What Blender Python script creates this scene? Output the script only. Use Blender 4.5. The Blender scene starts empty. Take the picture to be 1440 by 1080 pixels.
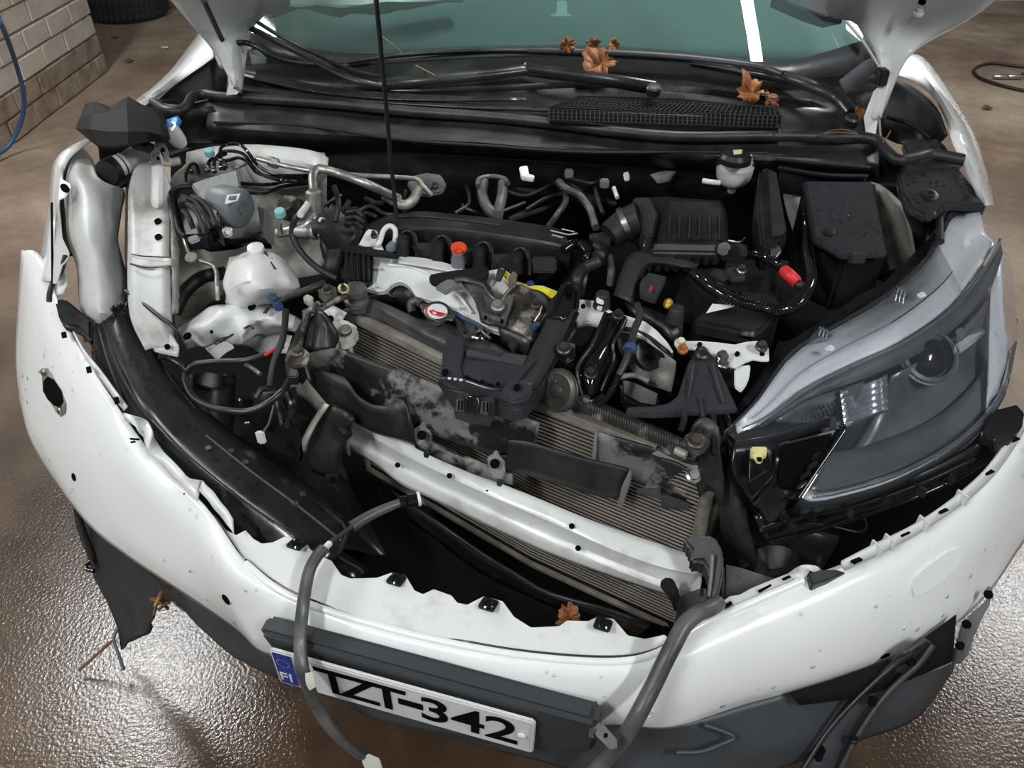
import bpy, bmesh, math, random
from mathutils import Vector, Matrix, noise
random.seed(7)
PI = math.pi
S = bpy.context.scene
COL = S.collection
# ------------------------------------------------------------------ camera, sky, lamps, exposure
CZ, FPX, PITCH = 1.75, 1130.0, math.radians(38)
cam_d = bpy.data.cameras.new('camera'); cam = bpy.data.objects.new('camera', cam_d); COL.objects.link(cam)
cam.location = (0, 0, CZ); cam.rotation_euler = (PI/2-PITCH, 0, 0)
cam_d.sensor_width = 36; cam_d.lens = FPX/1440*36; cam_d.clip_start = .02
S.camera = cam
S.view_settings.view_transform = 'Standard'; S.view_settings.look = 'None'
S.view_settings.gamma = 1; S.view_settings.use_curve_mapping = False
S.view_settings.exposure = 0.0
world = bpy.data.worlds.new('world'); S.world = world; world.use_nodes = True
world.node_tree.nodes['Background'].inputs[0].default_value = (.80, .86, .92, 1)
world.node_tree.nodes['Background'].inputs[1].default_value = .24
LAMPS = [(-2.5, 3.3), (.80, 2.1), (3.9, 3.9), (-1.5, -.9), (1.7, -1.0), (-4.0, 0.2), (0.1, 1.0)]
LAMP_Z = 3.3
def area(x, y, z, w, h, e):
    d = bpy.data.lights.new('lamp_light', 'AREA'); d.shape = 'RECTANGLE'; d.size = w; d.size_y = h; d.energy = e
    d.color = (.94, .98, 1); o = bpy.data.objects.new('lamp_light', d); COL.objects.link(o); o.location = (x, y, z); return o
# ------------------------------------------------------------------ helpers
CP, SP = math.cos(PITCH), math.sin(PITCH)
def W(x, y, z):
    """a measured point of the photograph at its height z above the floor"""
    a = (x-720)/FPX; u = (540-y)/FPX
    d = Vector((a, CP+u*SP, -SP+u*CP)); t = (z-CZ)/d.z
    return Vector((0, 0, CZ))+d*t
def pp(s, z=None):
    out = []
    for w in s.split():
        v = [float(q) for q in w.split(',')]
        if len(v) > 2: z = v[2]
        out.append(W(v[0], v[1], z))
    return out
WL, DEPTH = {}, {}
def link(name, me, mat, parent=None, loc=None):
    o = bpy.data.objects.new(name, me)
    if loc is None:
        n = len(me.vertices)
        if n:
            xs = [v.co for v in me.vertices]
            loc = Vector([(min(v[i] for v in xs)+max(v[i] for v in xs))/2 for i in range(3)])
            me.transform(Matrix.Translation(-loc))
        else: loc = Vector((0, 0, 0))
    COL.objects.link(o)
    WL[o.name] = loc; DEPTH[o.name] = 1
    if parent is not None:
        o.parent = parent; o.location = loc-WL[parent.name]; DEPTH[o.name] = DEPTH[parent.name]+1
    else: o.location = loc
    if mat is not None: me.materials.append(mat)
    return o
def tag(o, label=None, cat=None, group=None, kind=None):
    if label: o['label'] = label
    if cat: o['category'] = cat
    if group: o['group'] = group
    if kind: o['kind'] = kind
    return o
def thing(name, label, cat, at, group=None):
    o = bpy.data.objects.new(name, None); COL.objects.link(o); o.empty_display_size = .05
    at = Vector(at); o.location = at; WL[o.name] = at; DEPTH[o.name] = 1
    return tag(o, label, cat, group)
def done(bm, name, mat, parent, smooth=True, ang=35, loc=None):
    me = bpy.data.meshes.new(name); bm.to_mesh(me); bm.free()
    if smooth:
        for p in me.polygons: p.use_smooth = True
        me.set_sharp_from_angle(angle=math.radians(ang))
    return link(name, me, mat, parent, loc)
def flatten(pts):
    """press an outline into its best plane, each point along its own line of measurement"""
    import numpy as np
    A = np.array([list(p) for p in pts]); c = A.mean(0); u, s, vt = np.linalg.svd(A-c)
    n = Vector(vt[2]); c = Vector(c); o = Vector((0, 0, CZ))
    if s[1] < 1e-6 or abs(n.dot((c-o).normalized())) < .3: return pts
    out = []
    for p in pts:
        d = p-o; t = n.dot(c-o)/n.dot(d); q = o+d*t
        if (q-p).length > .04: return pts
        out.append(q)
    return out
def slab(name, pts, th, mat, parent=None, z=None, bev=.002, d=None, flat=True):
    """outlined plate: top outline, pushed th along d (down by default), edges bevelled"""
    if isinstance(pts, str): pts = pp(pts, z)
    if len(pts) > 3 and flat: pts = flatten(pts)
    d = Vector(d) if d is not None else Vector((0, 0, -1)); d = d.normalized()*th
    bm = bmesh.new()
    a = [bm.verts.new(p) for p in pts]; b = [bm.verts.new(p+d) for p in pts]; n = len(pts)
    bm.faces.new(a); bm.faces.new(b[::-1])
    for i in range(n): bm.faces.new((a[i], b[i], b[(i+1) % n], a[(i+1) % n]))
    bmesh.ops.recalc_face_normals(bm, faces=bm.faces)
    if bev: bmesh.ops.bevel(bm, geom=list(bm.edges), offset=bev, segments=2, affect='EDGES', clamp_overlap=True)
    return done(bm, name, mat, parent)
def cr(p, u):
    """catmull-rom through a list, u in 0..len-1"""
    n = len(p); i = min(int(u), n-2); t = u-i
    a = p[i-1] if i > 0 else p[i]*2-p[i+1]; b = p[i]; c = p[i+1]; e = p[i+2] if i+2 < n else p[i+1]*2-p[i]
    return .5*((2*b)+(c-a)*t+(2*a-5*b+4*c-e)*t*t+(3*b-a-3*c+e)*t**3)
def smooth_path(pts, per=6): return [cr(pts, k/per) for k in range((len(pts)-1)*per+1)]
def tube(name, pts, r, mat, parent=None, z=None, seg=8, per=6, corr=0, closed=False, rs=None, build=True, bm=None, flat=1):
    if isinstance(pts, str): pts = pp(pts, z)
    path = smooth_path(pts, per) if per > 1 and len(pts) > 2 else list(pts)
    if corr:                                     # corrugated: even rings
        L = [0]
        for i in range(1, len(path)): L.append(L[-1]+(path[i]-path[i-1]).length)
        n = max(4, int(L[-1]/corr)); new = []; j = 0
        for k in range(n*2+1):
            s = L[-1]*k/(2*n)
            while j < len(L)-2 and L[j+1] < s: j += 1
            new.append(path[j].lerp(path[j+1], (s-L[j])/max(1e-9, L[j+1]-L[j])))
        path = new
    own = bm is None
    if own: bm = bmesh.new()
    t = (path[1]-path[0]).normalized(); nrm = t.orthogonal().normalized(); rings = []; N = len(path)
    for i, p in enumerate(path):
        t = (path[min(i+1, N-1)]-path[max(i-1, 0)]).normalized()
        nrm = (nrm-t*nrm.dot(t)); nrm = nrm.normalized() if nrm.length > 1e-6 else t.orthogonal().normalized()
        bn = t.cross(nrm); rr = r if rs is None else rs[0]+(rs[1]-rs[0])*i/(N-1)
        if corr: rr *= 1 if i % 2 else .8
        rings.append([bm.verts.new(p+nrm*math.cos(2*PI*k/seg)*rr+bn*math.sin(2*PI*k/seg)*rr*flat) for k in range(seg)])
    for i in range(N-1):
        for k in range(seg): bm.faces.new((rings[i][k], rings[i][(k+1) % seg], rings[i+1][(k+1) % seg], rings[i+1][k]))
    bm.faces.new(rings[0][::-1]); bm.faces.new(rings[-1])
    if own: return done(bm, name, mat, parent, ang=50)
def resample(r, m):
    L = [0]
    for i in range(1, len(r)): L.append(L[-1]+(r[i]-r[i-1]).length)
    out = []; j = 0
    for k in range(m):
        q = L[-1]*k/(m-1)
        while j < len(L)-2 and L[j+1] < q: j += 1
        out.append(r[j].lerp(r[j+1], (q-L[j])/max(1e-9, L[j+1]-L[j])))
    return out
def surf(name, rows, mat, parent=None, nu=4, nv=3, th=.003, z=None, lump=0, ls=8, ang=40, flip=None):
    rows = [pp(r, z) if isinstance(r, str) else r for r in rows]
    R = [smooth_path(r, nu) if nu > 1 and len(r) > 2 else r for r in rows]; m = max(len(r) for r in R)
    R = [r if len(r) == m else resample(r, m) for r in R]
    grid = []
    K = (len(rows)-1)*nv
    for k in range(K+1): grid.append([cr([r[j] for r in R], k/nv) if len(rows) > 2 else R[0][j].lerp(R[1][j], k/K) for j in range(m)])
    bm = bmesh.new(); V = []
    for g in grid:
        V.append([bm.verts.new(p+(noise.noise_vector(p*ls)*lump if lump else Vector((0, 0, 0)))) for p in g])
    s = 0; F = []
    for i in range(len(V)-1):
        for j in range(m-1):
            f = bm.faces.new((V[i][j], V[i][j+1], V[i+1][j+1], V[i+1][j])); f.normal_update()
            s += f.normal.dot(Vector((0, 0, CZ))-f.calc_center_median()); F.append(f)
    if (s < 0) != bool(flip): bmesh.ops.reverse_faces(bm, faces=F)
    o = done(bm, name, mat, parent, ang=ang)
    if th:
        md = o.modifiers.new('thickness', 'SOLIDIFY'); md.thickness = th; md.offset = -1
    return o
def lathe(name, base, axis, prof, mat, parent=None, seg=24, ang=35, sq=1):
    """profile [(r, h)...] turned about axis from base"""
    if isinstance(base, tuple): base = W(*base)
    ax = Vector(axis).normalized(); n = ax.orthogonal().normalized(); b = ax.cross(n)
    bm = bmesh.new(); rings = []
    for r, h in prof:
        rings.append([bm.verts.new(base+ax*h+(n*math.cos(2*PI*k/seg)+b*math.sin(2*PI*k/seg)*sq)*max(r, 1e-4)) for k in range(seg)])
    for i in range(len(rings)-1):
        for k in range(seg): bm.faces.new((rings[i][k], rings[i][(k+1) % seg], rings[i+1][(k+1) % seg], rings[i+1][k]))
    bm.faces.new(rings[0][::-1]); bm.faces.new(rings[-1])
    bmesh.ops.recalc_face_normals(bm, faces=bm.faces)
    return done(bm, name, mat, parent, ang=ang)
from mathutils.bvhtree import BVHTree
def onto(o, s, lift=.001, parts=None):
    """points of an outline set down on the surface of an object already built"""
    me = o.data; L = WL[o.name]
    tr = BVHTree.FromPolygons([v.co+L for v in me.vertices], [list(p.vertices) for p in me.polygons])
    out = []; c = Vector((0, 0, CZ))
    for w in s.split():
        v = [float(q) for q in w.split(',')]; d = (W(v[0], v[1], 0)-c).normalized()
        h = tr.ray_cast(c, d)
        if h[0] is None: h = (W(v[0], v[1], .6), d)
        out.append(h[0]-d*lift)
    return out
def spot(o, s, prof, m, parent, name='hole', seg=18):
    """a small turned part set square on a surface"""
    a = onto(o, s, 0)[0]; me = o.data; L = WL[o.name]
    tr = BVHTree.FromPolygons([v.co+L for v in me.vertices], [list(p.vertices) for p in me.polygons])
    n = tr.find_nearest(a)[1]
    if n.dot(Vector((0, 0, CZ))-a) < 0: n = -n
    return lathe(name, a, n, prof, m, parent, seg=seg)
TOCAM = Vector((0, -.55, .84))
def bolt(x, y, z, mat, parent, r=.009, axis=(0, -.3, .95), name='bolt'):
    r *= .8
    bm = bmesh.new(); c = W(x, y, z); ax = Vector(axis).normalized(); n = ax.orthogonal().normalized(); b = ax.cross(n)
    def ring(rr, h, s, ph=0): return [bm.verts.new(c+ax*h+(n*math.cos(2*PI*k/s+ph)+b*math.sin(2*PI*k/s+ph))*rr) for k in range(s)]
    def skin(A, B):
        for k in range(len(A)): bm.faces.new((A[k], A[(k+1) % len(A)], B[(k+1) % len(A)], B[k]))
    a = ring(r*1.45, -.003, 14); b1 = ring(r*1.45, .0015, 14); c1 = ring(r*1.2, .003, 14); skin(a, b1); skin(b1, c1); bm.faces.new(c1); bm.faces.new(a[::-1])
    h0 = ring(r*.95, .003, 6); h1 = ring(r*.95, .009, 6); h2 = ring(r*.8, .0105, 6); skin(h0, h1); skin(h1, h2); bm.faces.new(h2)
    return done(bm, name, mat, parent, ang=30)
def hole(x, y, z, r, parent, axis=(0, -.3, .95), sq=1, name='hole', mat=None):
    return lathe(name, (x, y, z), axis, [(r, -.004), (r, .0012), (r*.8, .0013), (r*.78, .0002), (.0001, .0001)], mat or M['void'], parent, seg=14, sq=sq)
def box(name, c, size, mat, parent=None, rz=0, rx=0, ry=0, bev=.003):
    if isinstance(c, tuple): c = W(*c)
    bm = bmesh.new(); bmesh.ops.create_cube(bm, size=1)
    mt = Matrix.Translation(c) @ Matrix.Rotation(rz, 4, 'Z') @ Matrix.Rotation(ry, 4, 'Y') @ Matrix.Rotation(rx, 4, 'X') @ Matrix.Diagonal((*size, 1))
    bmesh.ops.transform(bm, matrix=mt, verts=bm.verts)
    if bev: bmesh.ops.bevel(bm, geom=list(bm.edges), offset=bev, segments=2, affect='EDGES')
    return done(bm, name, mat, parent)
def band(pts_a, pts_b, name, mat, parent=None, th=.003, **k): return surf(name, [pts_a, pts_b], mat, parent, th=th, nv=1, **k)
def drops(o, n, r0=.0012, r1=.003, up=.15, name='water_droplets', mat=None):
    me = o.data; me.calc_loop_triangles(); tri = []; w = []
    L = WL[o.name]
    for t in me.loop_triangles:
        if t.normal.z > up or (t.normal.dot(Vector((0, -.7, .5))) > .45 and up < .5): tri.append(t); w.append(t.area)
    if not tri: return
    bm = bmesh.new()
    for t in random.choices(tri, weights=w, k=n):
        a, b = random.random(), random.random()
        if a+b > 1: a, b = 1-a, 1-b
        p = [me.vertices[i].co for i in t.vertices]
        q = p[0]+(p[1]-p[0])*a+(p[2]-p[0])*b+L; nn = t.normal; x = nn.orthogonal().normalized(); y = nn.cross(x)
        r = r0+(r1-r0)*random.random()**2.5; st = 1+random.random()*.5
        A = [bm.verts.new(q+(x*math.cos(k*PI/3)*st+y*math.sin(k*PI/3))*r) for k in range(6)]
        B = [bm.verts.new(q+nn*r*.4+(x*math.cos(k*PI/3)*st+y*math.sin(k*PI/3))*r*.7) for k in range(6)]
        c = bm.verts.new(q+nn*r*.62)
        for k in range(6):
            bm.faces.new((A[k], A[(k+1) % 6], B[(k+1) % 6], B[k])); bm.faces.new((B[k], B[(k+1) % 6], c))
    par = o if DEPTH[o.name] < 3 else o.parent
    d = done(bm, name, mat or M['water'], par, ang=80); d['kind'] = 'stuff'
    return d
# ------------------------------------------------------------------ materials
M = {}
def mat(key, col, rough=.5, metal=0, col2=None, scale=8, lo=.4, hi=.6, bump=0, bscale=60, rough2=None, coat=0, spec=.5, detail=6, emit=0, wet=0):
    m = bpy.data.materials.new(key); m.use_nodes = True; nt = m.node_tree; N = nt.nodes; B = N['Principled BSDF']
    B.inputs['Base Color'].default_value = (*col, 1); B.inputs['Roughness'].default_value = rough
    B.inputs['Metallic'].default_value = metal; B.inputs['Coat Weight'].default_value = coat; B.inputs['Coat Roughness'].default_value = .08
    B.inputs['Specular IOR Level'].default_value = spec
    tc = N.new('ShaderNodeNewGeometry')
    if col2 or rough2 is not None:
        nz = N.new('ShaderNodeTexNoise'); nz.inputs['Scale'].default_value = scale; nz.inputs['Detail'].default_value = detail; nz.inputs['Roughness'].default_value = .65
        nt.links.new(tc.outputs['Position'], nz.inputs['Vector'])
        rp = N.new('ShaderNodeMapRange'); rp.inputs[1].default_value = lo; rp.inputs[2].default_value = hi
        nt.links.new(nz.outputs['Fac'], rp.inputs[0])
        if col2:
            mx = N.new('ShaderNodeMix'); mx.data_type = 'RGBA'; mx.inputs[6].default_value = (*col, 1); mx.inputs[7].default_value = (*col2, 1)
            nt.links.new(rp.outputs[0], mx.inputs[0]); nt.links.new(mx.outputs[2], B.inputs['Base Color'])
        if rough2 is not None:
            r2 = N.new('ShaderNodeMapRange'); r2.inputs[3].default_value = rough; r2.inputs[4].default_value = rough2
            nt.links.new(rp.outputs[0], r2.inputs[0]); nt.links.new(r2.outputs[0], B.inputs['Roughness'])
    last = None
    if bump:
        nb = N.new('ShaderNodeTexNoise'); nb.inputs['Scale'].default_value = bscale; nb.inputs['Detail'].default_value = 4
        nt.links.new(tc.outputs['Position'], nb.inputs['Vector'])
        bp = N.new('ShaderNodeBump'); bp.inputs['Strength'].default_value = 1; bp.inputs['Distance'].default_value = bump
        nt.links.new(nb.outputs['Fac'], bp.inputs['Height']); last = bp
    if wet:                                      # beads of water as fine relief
        vo = N.new('ShaderNodeTexVoronoi'); vo.inputs['Scale'].default_value = wet; vo.inputs['Randomness'].default_value = 1
        nt.links.new(tc.outputs['Position'], vo.inputs['Vector'])
        mr = N.new('ShaderNodeMapRange'); mr.inputs[1].default_value = .0; mr.inputs[2].default_value = .3; mr.inputs[3].default_value = 1; mr.inputs[4].default_value = 0
        nt.links.new(vo.outputs['Distance'], mr.inputs[0])
        b2 = N.new('ShaderNodeBump'); b2.inputs['Distance'].default_value = .0012; b2.inputs['Strength'].default_value = .8
        nt.links.new(mr.outputs[0], b2.inputs['Height'])
        if last: nt.links.new(last.outputs[0], b2.inputs['Normal'])
        last = b2
    if last: nt.links.new(last.outputs[0], B.inputs['Normal'])
    if emit:
        B.inputs['Emission Color'].default_value = (*col, 1); B.inputs['Emission Strength'].default_value = emit
    M[key] = m; return m
mat('paint', (.80, .80, .79), .22, coat=.6, bump=.0002, bscale=9)
mat('paint_dirty', (.67, .675, .66), .35, col2=(.42, .40, .35), scale=7, lo=.55, hi=.75, coat=.2, bump=.0006, bscale=20)
mat('primer', (.52, .525, .51), .45, col2=(.30, .28, .23), scale=9, lo=.52, hi=.72, bump=.0008, bscale=30)
mat('grimy', (.36, .355, .32), .55, col2=(.15, .13, .10), scale=14, lo=.45, hi=.65, bump=.001, bscale=50)
mat('tank', (.52, .525, .51), .42, col2=(.40, .40, .38), scale=6, lo=.4, hi=.7, bump=.0012, bscale=12)
mat('white_plastic', (.72, .72, .70), .4, col2=(.6, .6, .57), scale=12, lo=.55, hi=.7, bump=.003, bscale=16)
mat('ivory', (.66, .65, .56), .4)
mat('black', (.011, .0115, .0125), .38, bump=.0003, bscale=400)
mat('black_dusty', (.013, .013, .0135), .45, col2=(.045, .044, .042), scale=14, lo=.45, hi=.75, bump=.0004, bscale=200)
mat('black_wet', (.008, .0085, .0095), .2, col2=(.018, .019, .021), rough2=.36, scale=5)
mat('charcoal', (.026, .027, .03), .42, col2=(.036, .037, .04), scale=20, bump=.0003, bscale=500)
mat('charcoal_wet', (.024, .026, .029), .34, col2=(.035, .037, .041), rough2=.22, scale=6)
mat('bumper_grey', (.036, .039, .042), .45, bump=.0003, bscale=600)
mat('rubber', (.012, .012, .013), .55, bump=.0005, bscale=120)
mat('gloss_black', (.006, .006, .007), .12, coat=.3)
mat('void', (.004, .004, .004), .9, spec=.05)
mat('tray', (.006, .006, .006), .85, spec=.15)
mat('matt_black', (.012, .012, .013), .7, spec=.3, bump=.0006, bscale=90)
mat('shroud', (.014, .014, .014), .42, col2=(.20, .195, .187), scale=5, lo=.455, hi=.50, rough2=.7, detail=8, bump=.0005, bscale=100)
mat('rad_tank', (.045, .045, .046), .4, col2=(.14, .138, .132), scale=11, lo=.42, hi=.72, bump=.0006, bscale=80)
mat('alu', (.62, .62, .60), .35, metal=.9, col2=(.35, .34, .31), scale=20, rough2=.5, bump=.0005, bscale=60)
mat('alu_dull', (.38, .37, .34), .5, metal=.6, col2=(.20, .18, .15), scale=18, rough2=.65, bump=.0006, bscale=80)
mat('condenser_edge', (.48, .45, .40), .5, metal=.4, col2=(.30, .27, .22), scale=16, rough2=.6)
mat('fin', (.42, .37, .31), .5, metal=.4)
mat('core', (.02, .017, .014), .75, bump=.002, bscale=500)
mat('steel', (.42, .42, .42), .3, metal=1, bump=.0003, bscale=100)
mat('steel_dark', (.06, .058, .056), .4, metal=.5, col2=(.12, .10, .085), scale=20, bump=.0005, bscale=100)
mat('brown_steel', (.035, .03, .026), .45, metal=.3, col2=(.30, .27, .23), scale=18, lo=.53, hi=.64, bump=.0006, bscale=80)
mat('motor_grey', (.17, .18, .19), .45, bump=.0003, bscale=200)
mat('rust', (.28, .09, .025), .7, col2=(.5, .22, .05), scale=60)
mat('orange', (.85, .10, .03), .35)
mat('red', (.75, .03, .03), .45)
mat('yellow', (.85, .75, .03), .5)
mat('pale_yellow', (.72, .68, .30), .45)
mat('cyan', (.22, .50, .52), .45)
mat('blue', (.02, .22, .50), .4)
mat('plate_blue', (.01, .035, .32), .35)
mat('plate_white', (.66, .66, .66), .35)
mat('hose_blue', (.03, .07, .15), .5)
mat('deep_blue', (.02, .04, .16), .5)
mat('glare_white', (.88, .88, .88), .3, coat=.5)
mat('label_white', (.75, .75, .73), .5)
mat('leaf', (.20, .075, .022), .5, col2=(.10, .032, .008), spec=.3, scale=45, lo=.4, hi=.65, bump=.0015, bscale=80)
mat('twig', (.16, .09, .05), .8)
mat('chrome', (.9, .9, .92), .06, metal=1)
mat('reflector', (.75, .77, .80), .16, metal=.9)
mat('bezel', (.15, .155, .165), .3, metal=.3, col2=(.09, .095, .10), scale=5)
mat('bezel_dark', (.02, .021, .023), .25)
mat('band_grey', (.74, .75, .78), .35, metal=.1, bump=.0006, bscale=40)
mat('lamp_white', (1, 1, 1), .4, emit=30)
mat('fixture', (.5, .5, .5), .5)
mat('tyre', (.015, .015, .016), .75, bump=.004, bscale=30)
mat('ceiling_m', (.22, .24, .235), .8)
mat('brick', (.50, .445, .375), .8, col2=(.36, .32, .27), scale=5, lo=.4, hi=.7, bump=.003, bscale=60)
mat('brick_dirty', (.30, .235, .18), .8, col2=(.16, .11, .08), scale=8, lo=.4, hi=.65, bump=.004, bscale=50)
mat('mortar', (.28, .24, .20), .9, bump=.004, bscale=60)
mat('dash', (.045, .078, .072), .8)
mat('dash_light', (.20, .30, .29), .6)
mat('airbag', (.72, .70, .66), .7, bump=.004, bscale=12)
def clear(key, col, tint, fres=1.45, rough=.02, haze=0, wet=0):
    m = bpy.data.materials.new(key); m.use_nodes = True; nt = m.node_tree; N = nt.nodes; N.clear()
    out = N.new('ShaderNodeOutputMaterial'); tr = N.new('ShaderNodeBsdfTransparent'); tr.inputs[0].default_value = (*tint, 1)
    gl = N.new('ShaderNodeBsdfGlossy'); gl.inputs['Roughness'].default_value = rough; fr = N.new('ShaderNodeFresnel'); fr.inputs[0].default_value = fres
    mx = N.new('ShaderNodeMixShader'); nt.links.new(fr.outputs[0], mx.inputs[0]); nt.links.new(gl.outputs[0], mx.inputs[2])
    src = tr
    if haze:
        df = N.new('ShaderNodeBsdfDiffuse'); df.inputs[0].default_value = (*col, 1); m2 = N.new('ShaderNodeMixShader'); m2.inputs[0].default_value = haze
        nt.links.new(tr.outputs[0], m2.inputs[1]); nt.links.new(df.outputs[0], m2.inputs[2]); src = m2
    nt.links.new(src.outputs[0], mx.inputs[1]); nt.links.new(mx.outputs[0], out.inputs[0])
    if wet:
        g = N.new('ShaderNodeNewGeometry'); vo = N.new('ShaderNodeTexNoise'); vo.inputs['Scale'].default_value = wet
        nt.links.new(g.outputs['Position'], vo.inputs['Vector']); b = N.new('ShaderNodeBump'); b.inputs['Distance'].default_value = .0006; b.inputs['Strength'].default_value = .5
        nt.links.new(vo.outputs['Fac'], b.inputs['Height']); nt.links.new(b.outputs[0], gl.inputs['Normal'])
    M[key] = m; return m
clear('glass', (.22, .34, .32), (.68, .82, .78), haze=.09, fres=1.5)
clear('lens', (.7, .74, .8), (.95, .96, .98), haze=.03, fres=1.5, rough=.04)
clear('water', (.8, .85, .9), (.95, .96, .97), fres=1.4, rough=.02)
# wet concrete
def floor_mat():
    m = bpy.data.materials.new('wet_concrete'); m.use_nodes = True; nt = m.node_tree; N = nt.nodes; L = nt.links.new; B = N['Principled BSDF']
    g = N.new('ShaderNodeNewGeometry')
    def nz(s, d, r=.6):
        n = N.new('ShaderNodeTexNoise'); n.inputs['Scale'].default_value = s; n.inputs['Detail'].default_value = d; n.inputs['Roughness'].default_value = r
        L(g.outputs['Position'], n.inputs['Vector']); return n
    big = nz(.9, 6); med = nz(7, 8, .7); fine = nz(38, 3)
    r = N.new('ShaderNodeValToRGB'); r.color_ramp.elements[0].position = .36; r.color_ramp.elements[0].color = (.13, .085, .058, 1)
    r.color_ramp.elements[1].position = .66; r.color_ramp.elements[1].color = (.36, .28, .21, 1)
    L(big.outputs['Fac'], r.inputs[0])
    r2 = N.new('ShaderNodeMapRange'); r2.inputs[1].default_value = .3; r2.inputs[2].default_value = .7; r2.inputs[3].default_value = .72; r2.inputs[4].default_value = 1.25
    L(med.outputs['Fac'], r2.inputs[0])
    mx = N.new('ShaderNodeMix'); mx.data_type = 'RGBA'; mx.blend_type = 'MULTIPLY'; mx.inputs[0].default_value = 1
    L(r.outputs[0], mx.inputs[6]); L(r2.outputs[0], mx.inputs[7])
    # the floor is wetter (darker, glossier) round the front of the car
    sx = N.new('ShaderNodeSeparateXYZ'); L(g.outputs['Position'], sx.inputs[0])
    wt = N.new('ShaderNodeMapRange'); wt.inputs[1].default_value = 3.6; wt.inputs[2].default_value = 1.0; wt.inputs[3].default_value = 0; wt.inputs[4].default_value = 1
    ad = N.new('ShaderNodeMath'); ad.operation = 'MULTIPLY_ADD'; ad.inputs[1].default_value = 1.6; L(big.outputs['Fac'], ad.inputs[0]); 
    sb = N.new('ShaderNodeMath'); sb.operation = 'SUBTRACT'; sb.inputs[1].default_value = .8; L(sx.outputs[1], ad.inputs[2]); L(ad.outputs[0], sb.inputs[0]); L(sb.outputs[0], wt.inputs[0])
    dk = N.new('ShaderNodeMix'); dk.data_type = 'RGBA'; dk.blend_type = 'MULTIPLY'; dk.inputs[7].default_value = (.30, .25, .215, 1)
    L(wt.outputs[0], dk.inputs[0]); L(mx.outputs[2], dk.inputs[6]); L(dk.outputs[2], B.inputs['Base Color'])
    ro = N.new('ShaderNodeMapRange'); ro.inputs[3].default_value = .62; ro.inputs[4].default_value = .14; L(wt.outputs[0], ro.inputs[0]); L(ro.outputs[0], B.inputs['Roughness'])
    b = N.new('ShaderNodeBump'); b.inputs['Distance'].default_value = .0022; b.inputs['Strength'].default_value = .5; L(nz(120, 3, .5).outputs['Fac'], b.inputs['Height']); L(b.outputs[0], B.inputs['Normal'])
    B.inputs['Specular IOR Level'].default_value = .5
    return m
M['floor'] = floor_mat()
# ------------------------------------------------------------------ the setting
bm = bmesh.new(); bmesh.ops.create_grid(bm, x_segments=1, y_segments=1, size=6)
for v in bm.verts: v.co.y += 3
tag(done(bm, 'floor', M['floor'], None, smooth=False), kind='structure')
bm = bmesh.new(); bmesh.ops.create_grid(bm, x_segments=1, y_segments=1, size=6)
for v in bm.verts: v.co.y += 3; v.co.z = 3.45
tag(done(bm, 'ceiling', M['ceiling_m'], None, smooth=False), kind='structure')
WX, WY = -2.86, 5.83
wall = tag(box('wall_left', Vector((WX-.16, WY-2.5, 1.72)), (.30, 5.0, 3.44), M['mortar'], None, bev=0), kind='structure')
tag(box('wall_back', Vector((0, 8.0, 1.72)), (12, .2, 3.44), M['brick'], None, bev=0), kind='structure')
bl, bh = .30, .125
def brick(y0, y1, r, proto={}):
    L = round(y1-y0, 3); dirt = r < 2; key = (L, dirt, random.randrange(3))
    c = Vector((WX-.012+random.uniform(-.003, .004), (y0+y1)/2, (r+.5)*bh))
    if key not in proto:
        bm = bmesh.new(); bmesh.ops.create_cube(bm, size=1)
        for v in bm.verts: v.co = Vector((v.co.x*.05, v.co.y*(L-.011), v.co.z*(bh-.011)))
        bmesh.ops.bevel(bm, geom=list(bm.edges), offset=.006, segments=1, affect='EDGES')
        for v in bm.verts: v.co += noise.noise_vector(v.co*20+Vector((key[2]*5, 0, 0)))*.003
        me = bpy.data.meshes.new('brick'); bm.to_mesh(me); bm.free(); me.materials.append(M['brick_dirty' if dirt else 'brick']); proto[key] = me
    o = bpy.data.objects.new('brick', proto[key]); COL.objects.link(o); o.parent = wall; o.location = c-WL[wall.name]; WL[o.name] = c; DEPTH[o.name] = 2
for r in range(11):
    y = WY-(bl if r % 2 else bl/2); y1 = WY
    while y1 > 3.4:
        brick(y, y1, r); y1 = y; y = y1-bl
# lamps on the ceiling
LAMP_AT = ['beside the block wall', 'over the windshield', 'beyond the headlight side of the car', 'over the torn bumper corner', 'over the headlight corner', 'over the blue air hose']
for i, (x, y) in enumerate(LAMPS):
    if i == 6: continue
    t = thing('ceiling_lamp', 'fluorescent batten lamp on the garage ceiling '+LAMP_AT[i], 'lamp', (x, y, 3.44), 'fluorescent battens on the ceiling')
    box('housing', Vector((x, y, LAMP_Z+.06)), (.36 if i == 1 else .16, 1.3, .05), M['fixture'], t)
    box('diffuser', Vector((x, y, LAMP_Z+.02)), (.34 if i == 1 else .14, 1.24, .04), M['lamp_white'], t, bev=.008)
    a = area(x, y, LAMP_Z-.03, .34 if i == 1 else .16, 1.2, 72 if i == 2 else 62)
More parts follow.
